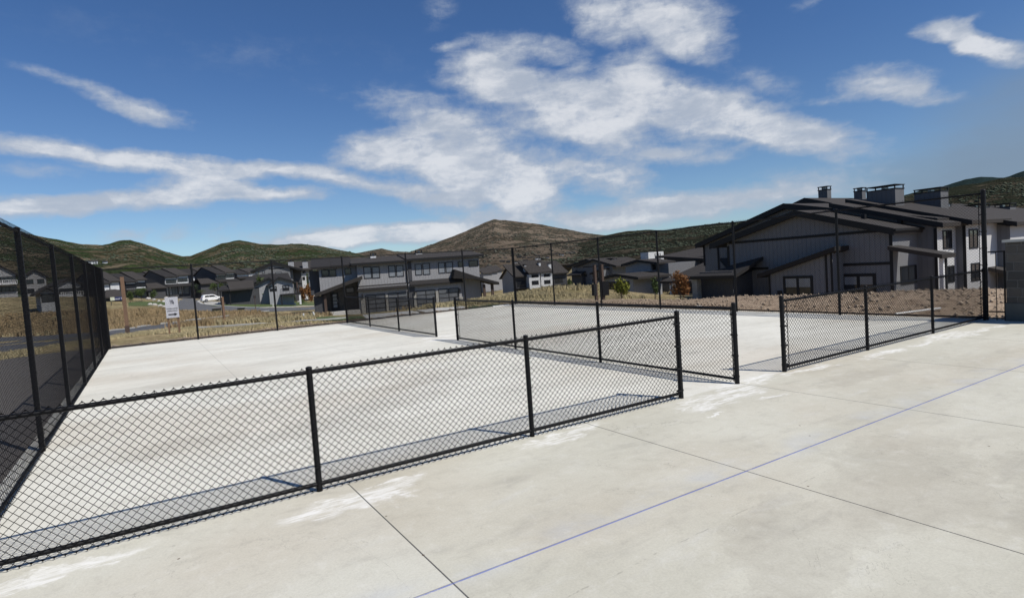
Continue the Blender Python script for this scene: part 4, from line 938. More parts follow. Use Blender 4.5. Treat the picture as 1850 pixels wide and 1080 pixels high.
for (x0, x1, y) in ((645, 872, 735), (1260, 1550, 680)):
    a = r5(x0, y-10, x1, y+14, 0); dk = h5.part('deck', MB().box(a[0], a[1], -.2, 2.19, a[2]+.3, a[3]), TRIM)
    rl = MB(); rl.box(a[0], a[1], -.16, -.1, a[3]+.95, a[3]+1.02)
    k = int((a[1]-a[0])/.35)
    for i in range(k+1): x = a[0]+(a[1]-a[0])*i/k; rl.box(x-.02, x+.02, -.15, -.11, a[3], a[3]+.95)
    rl.build('railing', TRIM, dk)
    for t in (.02, .96): x = a[0]+(a[1]-a[0])*t; h5.part('deck_post', MB().box(x, x+.25, -.15, .1, zb5, a[2]), TRIM)
# side gable at the left
sx = F5(640, 600, 2.2)[0]
for (x, y, xx) in ((480, 430, 0),):
    a = h5.S(*c7(640, 520), sx-.0); ap = h5.S(*c7(478, 428), sx); al = h5.S(*c7(400, 510), sx)
yy0 = 2.2
h5.part('side_gable', MB().prism([(yy0, zb5), (yy0, r5(640,535,870,830,2.2)[3]-.2), (yy0+5.5, r5(640,535,870,830,2.2)[3]+2.4), (yy0+11, r5(640,535,870,830,2.2)[3]-.2), (yy0+11, zb5)], sx-.2, sx-.003, 'x'), S_MID)
h5.part('rear_roof', MB().slab([(sx-.8, yy0+5.4, r5(640,535,870,830,2.2)[3]+2.7), (sx+22, yy0+5.4, r5(640,535,870,830,2.2)[3]+2.7), (sx+22, yy0+12, r5(640,535,870,830,2.2)[3]-.3), (sx-.8, yy0+12, r5(640,535,870,830,2.2)[3]-.3)], .3), ROOF2)
for (x0, y0, x1, y1) in ((785,335,820,435),(1180,310,1220,410),(1020,290,1050,345)):
    a = r5(x0, y0, x1, y1, 3.5); h5.chimney(a[0], a[1], 3.5, 4.6, a[2]-.6, a[3], S_WHITE)

# --- generic town-house row for the far left and far middle
def town(label, p0, p1, yb, ye, d, rot, depth, rise, nun, wall, win=True, porch=True, name='town_house', step=.45, face=None, uppery=None, chim=0):
    yb0 = yb; O = at(p0, yb, d); h = Fr(name, label, O, rot)
    L = h.F(p1, yb)[0]; zl = min(-1.5, max(gz(O[0], O[1]), H1_.z_at(O[0], O[1]) if d > 320 else -99)-O[2]-1.5); ze_ = h.F((p0+p1)/2, ye)[1]; face = face or S_WHITE
    w = L/nun
    for i in range(nun):
        zz = ze_+step*(i % 2); yo = (i % 2)*.6
        h.part('wall', MB().box(w*i+.003, w*(i+1), yo, depth, zl, zz-.25), wall)
        h.part('upper_facade', MB().box(w*i+.3, w*(i+1)-.25, yo-.06, yo-.003, zz*.52, zz-.35), face)
        r_ = h.part('roof', MB().slab([(w*i-.15, yo-.8, zz), (w*(i+1)+.12, yo-.8, zz), (w*(i+1)+.12, depth*.6, zz+rise), (w*i-.15, depth*.6, zz+rise)], .28), ROOF2 if i % 2 else ROOF)
        h.part('rear_roof', MB().slab([(w*i-.15, depth*.6+.01, zz+rise), (w*(i+1)+.12, depth*.6+.01, zz+rise), (w*(i+1)+.12, depth+.8, zz), (w*i-.15, depth+.8, zz)], .28), ROOF)
        if i == 0: h.part('side_gable', MB().prism([(yo, zz-.26), (depth*.6, zz+rise-.3), (depth, zz-.26)], .003, .2, 'x'), wall)
        if win:
            for k in range(2):
                c = w*i+w*(.3+.4*k); h.win(c-.85, c+.85, zz*.62, zz*.62+1.25, yo-.063, 'F', 2, 1, GLASS, t=.12)
            h.win(w*i+w*.12, w*i+w*.45, 0, 2.2, yo-.003, 'F', 2, 1, BLIND, t=.1, frame=TRIMW)
            dr = h.part('garage_door', MB().box(w*i+w*.52, w*i+w*.92, yo-.05, yo-.003, -.2, 2.2), GDOOR)
    if porch:
        h.part('porch_roof', MB().slab([(-.2, -2.0, zz*.42), (L+.2, -2.0, zz*.42), (L+.2, -.1, zz*.42+.75), (-.2, -.1, zz*.42+.75)], .25), ROOF)
        for i in range(nun+1): h.part('porch_post', MB().box(min(L-.2, w*i), min(L-.2, w*i)+.22, -1.9, -1.68, -.8, zz*.42-.2), TRIM)
    for i in range(chim): h.chimney(L*(i+.5)/chim-.6, L*(i+.5)/chim+.6, depth*.45, depth*.45+1, ze_+rise*.6, ze_+rise+1.6, S_LIGHT)
    return h
c1 = lambda x, y: (140+x/6.607, 450+y/6.607)
def T(label, x0, x1, yb, ye, d, rot=33, depth=11, rise=2.6, nun=2, **k):
    a = c1(x0, yb); b = c1(x1, yb); e = c1((x0+x1)/2, ye); return town(label, a[0], b[0], a[1], e[1], d, rot, depth, rise, nun, k.pop('wall', S_DARK), **k)
T('dark-roofed town house with white upper facade, directly above the arrow sign', 1052, 1360, 545, 325, 185, 30, 12, 2.6)
T('dark town house set back left of the one above the arrow sign', 820, 1045, 480, 348, 205, 30, 11, 2.4, win=False)
T('dark town house with pale windows just right of the tall wooden post', 585, 850, 610, 380, 165, 28, 12, 2.6)
T('dark town house with bright white wall beside the left fence corner', 270, 545, 640, 400, 150, 26, 14, 2.8, win=False, nun=2)
T('town house with white windows right of the far fence post above the white car', 1660, 1900, 470, 290, 200, 28, 12, 2.8)
T('dark stepped town house between two pale-windowed ones, behind the white car', 1370, 1640, 480, 305, 225, 28, 12, 2.8, win=False)
T('small dark stepped roof beyond the spruce-side house', 1905, 2190, 400, 290, 240, 25, 11, 2.0, win=False)
def hilltown(label, x0, x1, ye, yb, nun, win):
    a = c1(x0, yb); p = H1_.hit(*a); return T(label, x0, x1, yb, ye, float((p-CAM)@_d), 0, 14, 1.5, nun=nun, win=win, porch=False, name='hillside_house', wall=S_WHITE, step=0)
hilltown('white-fronted house on the hillside above the left fence corner', 105, 240, 145, 180, 2, True)
hilltown('tiny white hillside cottage right of the white-fronted hillside house', 300, 360, 150, 180, 1, False)
# low garage roofs in front of that row
def lowroof(label, x0, x1, yb, ye, yt, d, rot=25, name='garage', mat=S_DARK):
    a = c1(x0, yb); b = c1(x1, yb); h = Fr(name, label, at(a[0], a[1], d), rot, cat='garage'); L = h.F(b[0], b[1])[0]
    ze_ = h.F(*c1((x0+x1)/2, ye))[1]; zt_ = h.F(*c1((x0+x1)/2, yt), 4)[1]
    h.part('wall', MB().box(.4, L-.4, .8, 7, min(-1.5, gz(h.P[0], h.P[1])-h.P[2]-1.5), ze_-.2), mat)
    h.part('roof', MB().slab([(0, 0, ze_), (L, 0, ze_), (L-1.2, 4, zt_), (1.2, 4, zt_)], .28), ROOF2)
    h.part('rear_roof', MB().slab([(1.2, 4.01, zt_), (L-1.2, 4.01, zt_), (L, 8, ze_), (0, 8, ze_)], .28), ROOF)
    return h
lowroof('dark garage with hipped roof in front of the town house above the arrow sign', 845, 1085, 530, 460, 400, 172, 22)
lowroof('broad dark garage behind the blue street banner by the left fence corner', 318, 600, 660, 565, 478, 120, 10)
lowroof('small dark garage left of the white car, under the stepped roofs', 1475, 1690, 470, 405, 345, 192, 25)

# --- pale grey house with deck by the street bend
c9 = lambda x, y: (380+x/7.2, 440+y/7.2)
h7 = Fr('house', 'pale grey house with raised deck at the street bend, small trees in front', at(*c9(575, 770), 118), -6)
def F7(x, y, yo=0): return h7.F(*c9(x, y), yo)
def r7(x0, y0, x1, y1, yo=0): return h7.fr(*(c9(x0, y0)+c9(x1, y1)), yo)
def fgable(h, c, xl, yl, xp, yp, xr, yr, yo, depth, wall, wlx, wrx, zlow=-1, th=.3, over=.6, rm=ROOF2):
    A = h.F(*c(xl, yl), yo-over); P_ = h.F(*c(xp, yp), yo-over); B = h.F(*c(xr, yr), yo-over)
    wl_ = h.F(*c(wlx, yl+60), yo)[0]; wr_ = h.F(*c(wrx, yr+60), yo)[0]
    o1 = h.part('roof', MB().prism([A, P_, (P_[0], P_[1]-th), (A[0], A[1]-th)], yo-over, yo+depth, 'y'), rm)
    o2 = h.part('roof', MB().prism([(P_[0]+.002, P_[1]), B, (B[0], B[1]-th), (P_[0]+.002, P_[1]-th)], yo-over, yo+depth, 'y'), rm)
    for o, a, b in ((o1, A, P_), (o2, P_, B)):
        MB().prism([(a[0], a[1]+.02), (b[0], b[1]+.02), (b[0], b[1]-th-.06), (a[0], a[1]-th-.06)], yo-over-.05, yo-over-.003, 'y').build('barge_board', TRIM, o)
    def zz(u):
        if u < P_[0]: return A[1]+(P_[1]-A[1])*(u-A[0])/(P_[0]-A[0])-th-.01
        return P_[1]+(B[1]-P_[1])*(u-P_[0])/(B[0]-P_[0])-th-.01
    h.part('wall', MB().prism([(wl_, zlow), (wl_, zz(wl_)), (P_[0], zz(P_[0])), (wr_, zz(wr_)), (wr_, zlow)], yo, yo+depth-.3, 'y'), wall)
fgable(h7, c9, 735, 545, 890, 432, 1190, 515, 0, 9, S_LIGHT, 762, 1075)
fgable(h7, c9, 540, 548, 760, 440, 900, 520, 2.5, 9, S_LIGHT, 562, 880)
for (x0, y0, x1, y1, yo, n) in ((770,555,865,620,0,2),(937,542,1028,612,0,2),(590,570,635,616,2.5,1)):
    a = r7(x0, y0, x1, y1, yo); h7.win(*a, yo-.003, 'F', n, 1, GLASS, t=.16, blind=.55)
a = r7(918, 650, 1182, 668, -2.5); dk = h7.part('deck', MB().box(a[0], a[1], -2.5, -.01, a[2], a[3]), TRIM)
rl = MB(); rl.box(a[0], a[1], -2.46, -2.38, a[3]+1.0, a[3]+1.08)
for i in range(15): x = a[0]+(a[1]-a[0])*i/14; rl.box(x-.03, x+.03, -2.45, -2.4, a[3], a[3]+1.0)
rl.build('railing', TRIM, dk)
for (x0, x1, y1) in ((918, 935, 760), (1155, 1180, 750)):
    q = r7(x0, 668, x1, y1, -2.3); h7.part('deck_post', MB().box(q[0], q[1], -2.4, -2.1, -1, a[2]-.003), TRIMW if x0 > 1000 else TRIM)
q = r7(1125, 500, 1140, 650, -2.3); h7.part('porch_post', MB().box(q[0], q[1], -2.3, -2.1, a[3], q[3]), WOODD)
a = r7(90, 600, 570, 720, 1.5); 
h7.part('garage_wall', MB().box(a[0]+.8, a[1]+1, 1.5, 8, -1, a[3]-.1), S_DARK)
p_ = [F7(215, 497, 4), F7(490, 490, 4), F7(570, 575, -.2), F7(250, 598, -.2)]
h7.part('porch_roof', MB().slab([(p_[3][0], -.2, p_[3][1]), (p_[2][0], -.2, p_[3][1]+.1), (p_[1][0]+1, 4, p_[0][1]), (p_[0][0], 4, p_[0][1])], .3), ROOF2)
p_ = [F7(90, 608, 0), F7(250, 600, 0), F7(215, 545, 4)]
h7.part('porch_roof', MB().slab([(p_[0][0], 0, p_[0][1]), (p_[1][0], 0, p_[0][1]), (p_[1][0], 4, p_[2][1]), (p_[2][0]-1, 4, p_[2][1])], .3), ROOF)
for x in (122, 245): q = r7(x, 610, x+16, 715, .2); h7.part('porch_post', MB().box(q[0], q[1], .2, .45, -1, q[3]), TRIM)
A = F7(330, 495, 8); B = F7(640, 400, 8)
h7.part('rear_roof', MB().slab([(A[0], 5, A[1]-.4), (B[0]+6, 5, A[1]-.4), (B[0]+6, 11, B[1]), (B[0]-1, 11, B[1])], .3), ROOF)
# --- blue-grey gabled row behind it
h8 = Fr('row_house', 'blue-grey gabled row house with pale chimneys behind the deck house', at(*c9(600, 500), 160), -12)
fgable(h8, c9, 520, 355, 825, 232, 1205, 335, 0, 12, S_BLUE, 585, 1040, zlow=-6, th=.5)
for x0, x1, y in ((760, 960, 318), (820, 1020, 410)):
    a = h8.fr(*(c9(x0, y)+c9(x1, y+10)), 0); h8.part('band', MB().box(a[0], a[1], -.06, -.003, a[2], a[2]+.25), TRIM)
for r in ((675,355,708,390),(590,360,625,400),(845,372,930,402),(750,385,810,405)):
    a = h8.fr(*(c9(r[0], r[1])+c9(r[2], r[3])), 0); h8.win(*a, -.003, 'F', 1, 1, BLIND, t=.12)
for (x0, x1, yo, m_) in ((1040, 1075, 1, S_BLUE), (1080, 1185, 3, S_DARK), (1188, 1245, 6, S_WHITE), (1275, 1345, 8, S_WHITE)):
    a = h8.fr(*(c9(x0, 335)+c9(x1, 500)), yo); h8.part('wall', MB().box(a[0], a[1], yo, yo+6, -6, a[3]), m_)
    if m_ is S_WHITE:
        w_ = h8.fr(*(c9(x0+10, 345)+c9(x1-12, 385)), yo); h8.win(*w_, yo-.003, 'F', 2, 1, GLASS, t=.2)
        w_ = h8.fr(*(c9(x0+10, 432)+c9(x1-12, 475)), yo); h8.win(*w_, yo-.003, 'F', 2, 1, GLASS, t=.2)
a = h8.fr(*(c9(1040, 300)+c9(1350, 335)), 5); h8.part('rear_roof', MB().slab([(a[0], 5, a[2]), (a[1]+3, 5, a[2]), (a[1]+3, 14, a[2]+2.6), (a[0], 14, a[2]+2.6)], .35), ROOF2)
for (x0, x1) in ((1010, 1085), (1197, 1268)):
    a = h8.fr(*(c9(x0, 218)+c9(x1, 295)), 6); h8.chimney(a[0], a[1], 6, 7.5, a[2]-2, a[3], S_LIGHT)
# --- houses seen through the left fence
c0 = lambda x, y: (x/6.0, 380+y/6.0)
def sidehouse(label, x0, x1, yb, ye, yp, d, rot, wall, balc=False, n=2):
    a = c0(x0, yb); h = Fr('house', label, at(a[0], a[1], d), rot); L = h.F(*c0(x1, yb))[0]; ze_ = h.F(*c0((x0+x1)/2, ye))[1]; zp = h.F(*c0((x0+x1)/2, yp))[1]
    zp = min(zp, ze_+2.8)
    zl = min(-1, gz(h.P[0], h.P[1])-h.P[2]-1); h.part('wall', MB().prism([(0, zl), (0, ze_), (L/2, zp-.3), (L, ze_), (L, zl)], 0, 11, 'y'), wall)
    h.part('roof', MB().prism([(-.7, ze_-.1), (L/2, zp+.15), (L/2, zp-.15), (-.7, ze_-.4)], -.7, 11.5, 'y'), ROOF2); h.part('roof', MB().prism([(L/2+.003, zp+.15), (L+.7, ze_-.1), (L+.7, ze_-.4), (L/2+.003, zp-.15)], -.7, 11.5, 'y'), ROOF2)
    for k in range(n):
        c = L*(k+.5)/n
        for z in (.7, 3.3):
            if z+1.4 < ze_: h.win(c-.8, c+.8, z, z+1.3, -.003, 'F', 2, 1, GLASS, t=.14)
    if balc:
        dk = h.part('balcony', MB().box(0, L, -1.8, -.01, 2.5, 2.7), TRIMW); m_ = MB(); m_.box(0, L, -1.78, -1.7, 3.6, 3.7)
        k = int(L/.4)
        for i in range(k+1): m_.box(L*i/k-.05, L*i/k+.05, -1.77, -1.71, 2.7, 3.6)
        m_.build('railing', TRIMW, dk)
    return h
sidehouse('white house with balcony railing seen through the nearest left fence bay', -150, 195, 925, 700, 590, 150, 14, S_MID, True, 4)
sidehouse('brown-grey gabled house seen through the second left fence bay', 280, 520, 930, 720, 640, 165, 12, S_MID, False, 2)
sidehouse('pale-sided house behind the fourth left fence bay', 450, 610, 1050, 890, 830, 90, 10, S_LIGHT, False, 1)
sidehouse('pale house almost hidden behind the far left fence bays', 640, 900, 1060, 800, 740, 140, 16, S_LIGHT, True, 3)

# --- small roofs between duplex and pale bays
sm = Fr('town_house', 'small group of stepped dark roofs between duplex porch and side gable', at(870, 508, 210), -5)
for i, (x0, x1, y) in enumerate(((872, 890, 493), (880, 900, 491), (888, 908, 488))):
    a = sm.fr(x0, y, x1, y+14, i*3.0); sm.part('wall', MB().box(a[0]+.3, a[1]-.3, i*3, i*3+6, -4, a[3]-.2), S_MID)
    sm.part('roof', MB().slab([(a[0], i*3-.5, a[3]), (a[1], i*3-.5, a[3]), (a[1], i*3+5, a[3]+1.8), (a[0], i*3+5, a[3]+1.8)], .3), ROOF2)

# --- tiny houses on the far slope
def farhouse(px, py, w, h_, label, hill, wall, white=False):
    p = hill.hit(px, py); d = float((p-CAM)@_d); s = d/F_PX; W_ = w*s; Hh = h_*s
    h = empty('hillside_house', p, R(-20)); tag(h, label, 'house', 'houses on the distant slope')
    MB().box(-W_/2, W_/2, 0, W_*.5, -Hh, Hh*.62).build('wall', wall, h)
    MB().slab([(-W_*.55, -W_*.05, Hh*.62), (W_*.55, -W_*.05, Hh*.62), (W_*.5, W_*.28, Hh), (-W_*.5, W_*.28, Hh)], Hh*.1).build('roof', ROOF, h)
    k = max(2, int(w/3))
    for i in range(k):
        x = -W_/2+W_*(i+.5)/k; MB().box(x-W_*.25/k, x+W_*.25/k, -.12, -.01, Hh*.15, Hh*.5).build('window', GLASS, h)
c10 = lambda x, y: (900+x/11.56, 440+y/11.56)
FH = [(155,318,80,'leftmost small dark roof on the brown slope, by the fence post'),(90,375,110,'dark flat-roofed house low on the slope above the side gable'),(215,378,80,'dark house beside the pale track low on the slope'),
 (440,282,90,'dark roof at the left end of the upper hillside row'),(545,300,70,'second dark roof of the upper hillside row'),(690,302,150,'long dark building in the middle of the hillside row'),
 (838,265,95,'reddish-brown roof topping the hillside row'),(835,310,100,'house with white gable end in the hillside row'),(570,358,110,'dark roof below the upper hillside row, above the town-house ridge'),
 (455,382,80,'dark roof next to the white glint above the pale bays'),(1000,300,130,'brown roof right of the white gable end on the slope'),(1200,225,90,'small dark roof high right of the fence post'),
 (1320,240,110,'reddish roof beside a white wall high on the slope'),(1530,205,190,'largest dark hillside house, high and farthest right'),(1185,415,70,'dark roof just above the distant ridge, right of the fence post'),(375,398,60,'tiny white-walled house beside the fence post')]
for x, y, w, lb in FH:
    p = c10(x, y+14); farhouse(p[0], p[1], w/11.56, 3.6, lb, H2_, S_WHITE if 'white' in lb else TRIM if 'reddish' not in lb else WOODD)

# ------------------------------------------------------------------ roads, lawns, boulders
def rd(name, A, B, mat, off=.03): return sheet(name, pxs(A), pxs(B), mat, off)
rd('road', [(-60, 612), (60, 608), (194, 599), (249, 592), (300, 585), (344, 579), (420, 570)], [(-60, 650), (60, 632), (194, 611), (249, 602), (300, 595), (344, 586), (420, 575)], ASPH)
rd('road', [(322, 551), (350, 547), (362, 548), (375, 550), (420, 554), (470, 556), (520, 555.5), (575, 553)], [(322, 562), (350, 563), (362, 563.5), (375, 564), (420, 565), (470, 563), (520, 562), (575, 559)], ASPHD)
rd('road', [(322, 556), (322, 548), (328, 541), (338, 535.5)], [(372, 556), (357, 545), (360, 541), (380, 535)], ASPHD, .05)
kerb('kerb', pxs([(400, 541), (372, 542), (358, 545), (364, 549), (392, 552.5), (430, 555), (470, 556), (520, 555), (575, 552.5)]), .5, .12)
kerb('kerb', pxs([(194, 599), (249, 591.5), (300, 584), (344, 578.5), (380, 575), (430, 568), (485, 562)]), .28, .12)
kerb('kerb', pxs([(355, 593), (410, 590), (470, 586), (530, 583), (580, 580), (626, 576)]), .35, .10)
kerb('kerb', pxs([(322, 545), (328, 538), (345, 533)]), .5, .12)
rd('driveway', [(362, 543), (380, 544.5), (398, 545)], [(372, 551), (400, 551), (430, 547)], CONC2, .07)
rd('driveway', [(300, 537), (325, 534), (345, 531)], [(318, 542), (330, 538.5), (350, 535)], CONC2, .07)
rd('driveway', [(655, 569), (700, 566), (745, 562)], [(660, 577), (720, 576), (765, 572)], CONC2, .04)
rd('driveway', [(752, 561), (790, 557), (836, 553)], [(775, 571), (800, 568), (845, 563)], CONC2, .04)
rd('lawn', [(378, 552), (400, 548), (450, 546), (520, 545), (575, 545)], [(388, 553.5), (410, 554), (450, 555), (520, 554.5), (575, 552)], LAWN, .05)
rd('lawn', [(232, 546), (260, 545), (300, 546)], [(232, 553), (260, 553), (300, 551)], LAWN, .05)
rd('lawn', [(572, 574), (600, 572), (648, 572)], [(572, 580), (610, 580), (662, 576)], LAWN, .05)
rd('lawn', [(845, 556), (880, 552), (905, 551)], [(850, 562), (885, 559), (912, 557)], LAWN, .05)
ROCKM = {}
def boulder(px, py, w, label, grp='pale boulders in the verge', mat=None, d=None, hh=.6):
    p = hit(px, py); dd = float((p-CAM)@_d); r = w*dd/F_PX/2
    mb = MB(); mb.sphere((0, 0, r*hh*.55), r, 1, .8, hh, jit=.45, seed=int(px*13+py), nu=9, nv=6)
    o = mb.build('boulder', mat or ROCK); o.location = p; o.rotation_euler = (0, 0, px); tag(o, label, 'boulder', grp)
NTH = ['first', 'second', 'third', 'fourth', 'fifth', 'sixth', 'seventh', 'eighth', 'ninth']; BL = [(268,541,9),(278,543,8),(287,545,7),(296,546,8),(271,551,8),(280,552,9),(290,554,10),(299,556,10),(306,557,6),(262,536,8),(283,538,8),(300,540,9),(312,533,12),(330,531,10),(342,529,8)]
for row, nm in (([b for b in BL if b[1] < 541], 'upper scattered'), ([b for b in BL if 541 <= b[1] < 548], 'middle'), ([b for b in BL if b[1] >= 548], 'lower')):
    for i, (x, y, w) in enumerate(sorted(row)): boulder(x, y, w, f'{NTH[i]} pale boulder from the left in the {nm} row by the arrow sign')
for x, y, w, lb in ((532,551,8,'white pointed boulder at the kerb before the deck house'),(518,546,8,'grey boulder between shrubs before the deck house'),(493,551,3,'small white marker stone by the street kerb'),(435,541,9,'long pale stone on the lawn under the dark porch'),(457,543,10,'pale stone at the foot of the slim tree'),(540,546,6,'stone beneath the deck corner')):
    boulder(x, y, w, lb, 'stones by the deck house')

# ------------------------------------------------------------------ vegetation
def leaves(n, cx, cy, cz, rx, ry, rz, size, seed, clumps=9, lo=.25):
    r_ = np.random.default_rng(seed); C_ = r_.normal(0, 1, (clumps, 3)); C_ /= np.linalg.norm(C_, axis=1)[:, None]; C_ *= r_.uniform(.25, .78, (clumps, 1))
    k = r_.integers(0, clumps, n); p = C_[k]+r_.normal(0, .19, (n, 3)); p = p[np.linalg.norm(p, axis=1) < 1.15]; n = len(p)
    p = p*np.array([rx, ry, rz])+np.array([cx, cy, cz])
    a = r_.normal(0, 1, (n, 3)); a /= np.linalg.norm(a, axis=1)[:, None]; b_ = np.cross(a, r_.normal(0, 1, (n, 3))); b_ /= np.linalg.norm(b_, axis=1)[:, None]
    s_ = size*r_.uniform(.6, 1.3, (n, 1)); V = np.stack([p-a*s_, p+b_*s_*.6, p+a*s_, p-b_*s_*.6], 1).reshape(-1, 3)
    return V, np.arange(4*n).reshape(-1, 4)
def tree(name, label, cat, px, py, hpx, wpx, mat, group=None, n=700, d=None, trunk=.28, cone=False):
    p = at(px, py, d) if d else hit(px, py); dd = float((p-CAM)@_d); H = hpx*dd/F_PX; Wd = wpx*dd/F_PX/2
    o = empty(name, p); tag(o, label, cat, group); sd = int(px*7+py)
    mb = MB(); th = H*.85; r0_ = max(.04, H*.018); lean = (random.random()-.5)*.1*H
    mb.tube((0, 0, -.3), (lean*.5, 0, th*.5), r0_, r0_*.7, 7, False); mb.tube((lean*.5, 0, th*.5), (lean, 0, th), r0_*.7, r0_*.2, 7)
    rr = random.Random(sd)
    for i in range(7):
        z = H*(trunk+.08*i); a = rr.random()*6.28; l = Wd*.8*(1-.07*i); mb.tube((lean*z/th, 0, z), (lean*z/th+l*math.cos(a), l*math.sin(a), z+l*.7), r0_*.4, r0_*.12, 5, False)
    mb.build('trunk', BARK, o)
    if cone:
        Vs = []; 
        r_ = np.random.default_rng(sd); t = r_.random(n)**.8; rad = Wd*(1-t)**.8*np.sqrt(r_.random(n)); a = r_.random(n)*6.283
        c = np.stack([rad*np.cos(a), rad*np.sin(a), H*(.06+.94*t)], 1); q = r_.normal(0, 1, (n, 3)); q /= np.linalg.norm(q, axis=1)[:, None]; w_ = np.cross(q, r_.normal(0, 1, (n, 3))); w_ /= np.linalg.norm(w_, axis=1)[:, None]
        s_ = H*.045; V = np.stack([c-q*s_, c+w_*s_*.6, c+q*s_, c-w_*s_*.6], 1).reshape(-1, 3); F_ = np.arange(4*n).reshape(-1, 4)
    else:
        V, F_ = leaves(n, lean, 0, H*(trunk+(1-trunk)*.5), Wd, Wd, H*(1-trunk)*.55, max(.07, min(.24, H*.045)), sd, 12)
    npmesh('crown', V, F_, mat, o)
    return o
tree('young_tree', 'young yellow-green tree in front of the low annex window', 'tree', 1123, 541, 38, 32, LEAFY, d=40, trunk=.05, n=1300)
tree('young_tree', 'slim green tree right of the low annex', 'tree', 1184, 540, 38, 18, LEAF, d=45, trunk=.08, n=900)
tree('rust_bush', 'rust-orange bush before the broad brown wing roof', 'bush', 1229, 537, 44, 36, LEAFO, d=42, trunk=.02, n=1700)
tree('slim_tree', 'taller narrow dark tree against the pale deck house', 'tree', 478, 549, 52, 20, LEAF, 'trees by the deck house', 1100, trunk=.08)
tree('slim_tree', 'small round tree before the dark porch roof of the deck house', 'tree', 447, 548, 30, 18, LEAF, 'trees by the deck house', 900, trunk=.2)
tree('slim_tree', 'thin grey-green tree between the round tree and the narrow dark one', 'tree', 465, 549, 24, 10, LEAFD, 'trees by the deck house', 350, trunk=.2)
tree('spruce', 'small dark spruce left under the deck', 'shrub', 512, 547, 16, 8, LEAFD, 'small spruces under the deck', 400, cone=True)
tree('spruce', 'small dark spruce in the middle below the deck', 'shrub', 525, 547, 18, 9, LEAFD, 'small spruces under the deck', 400, cone=True)
tree('spruce', 'small grey spruce right under the deck', 'shrub', 533, 546, 15, 8, LEAFD, 'small spruces under the deck', 400, cone=True)
tree('rust_bush', 'orange-brown bush between deck house and duplex', 'bush', 548, 546, 30, 17, LEAFO, n=1100, trunk=.03)
tree('rust_bush', 'taller russet shrub touching the duplex corner', 'bush', 562, 545, 34, 20, LEAFO, n=1200, trunk=.03)
tree('front_yard_tree', 'loose green tree left of the arrow sign', 'tree', 257, 545, 26, 24, LEAF, 'trees in the town house yards', 900)
tree('front_yard_tree', 'bushy green tree above the pale boulders', 'tree', 278, 541, 18, 16, LEAF, 'trees in the town house yards', 700, trunk=.1)
tree('front_yard_tree', 'upright green tree beside the hipped garage roof', 'tree', 298, 538, 24, 12, LEAF, 'trees in the town house yards', 700, trunk=.12)
tree('front_yard_tree', 'dark rounded tree left of the white car', 'tree', 388, 531, 20, 18, LEAF, 'trees in the town house yards', 700, d=175)
tree('bush', 'low bush on the verge behind the white car', 'bush', 365, 531, 9, 22, LEAF, n=500, d=185, trunk=.02)
tree('broad_tree', 'broad bright green tree rising over the town-house roofs', 'tree', 243, 508, 34, 42, LEAF, 'trees beyond the roofs', 1800, d=300, trunk=.1)
tree('broad_tree', 'smaller green tree right of the broad one, over the roofs', 'tree', 327, 500, 24, 30, LEAF, 'trees beyond the roofs', 1200, d=320, trunk=.1)
tree('front_yard_tree', 'slim tree at the left edge of the blue banner garage', 'tree', 236, 547, 22, 14, LEAF, 'trees in the town house yards', 700, trunk=.15)
tree('front_yard_tree', 'small tree above the first row of boulders', 'tree', 268, 538, 16, 12, LEAFY, 'trees in the town house yards', 500, trunk=.15)
tree('front_yard_tree', 'dark tree in the gap between the stepped town houses', 'tree', 352, 529, 18, 14, LEAFD, 'trees in the town house yards', 600, d=190)
tree('front_yard_tree', 'rounded tree by the small dark garage', 'tree', 402, 528, 16, 16, LEAF, 'trees in the town house yards', 600, d=185)
tree('bush', 'low green bush at the right foot of the deck house', 'bush', 545, 549, 9, 16, LEAF, n=500, trunk=.02)
tree('bush', 'dark low bush left of the deck post', 'bush', 500, 549, 8, 14, LEAFD, n=400, trunk=.02)
tree('young_tree', 'thin young tree before the second pale bay', 'tree', 992, 536, 24, 12, LEAF, d=75, n=350, trunk=.15)
tree('young_tree', 'green sapling at the grass mound edge by the pale bays', 'tree', 1032, 530, 30, 12, LEAF, d=95, n=600, trunk=.05)
tree('shrub', 'low dark shrub on the lawn beside the duplex left corner', 'shrub', 562, 572, 8, 16, LEAFD, n=400, trunk=.02)

# dry grass, too many stems to count
def inpoly(P, poly):
    x, y = P[:, 0], P[:, 1]; c = np.zeros(len(P), bool); n = len(poly); j = n-1
    for i in range(n):
        xi, yi = poly[i][:2]; xj, yj = poly[j][:2]
        k = ((yi > y) != (yj > y)) & (x < (xj-xi)*(y-yi)/(yj-yi+1e-12)+xi); c ^= k; j = i
    return c
NOGO = [pxs(a) for a in (
 [(-60,612),(60,608),(194,599),(249,592),(300,585),(344,579),(420,570),(420,575),(344,586),(300,595),(249,602),(194,611),(60,632),(-60,650)],
 [(322,544),(362,545),(375,550),(420,552),(520,552),(585,550),(585,563),(470,563.5),(375,564.5),(322,563)],
 [(350,590),(470,583),(626,573),(626,581),(470,589),(350,598)],
 [(225,546),(312,545),(325,560),(225,553.5)], [(565,573),(600,571),(640,572),(664,578),(610,581),(565,581)])]
NOGO.append(pxs([(590, 582), (700, 576), (850, 563), (880, 552), (600, 560)]))
NOGO.append([(15, 68), (48, 58), (60, 90), (15, 95)])
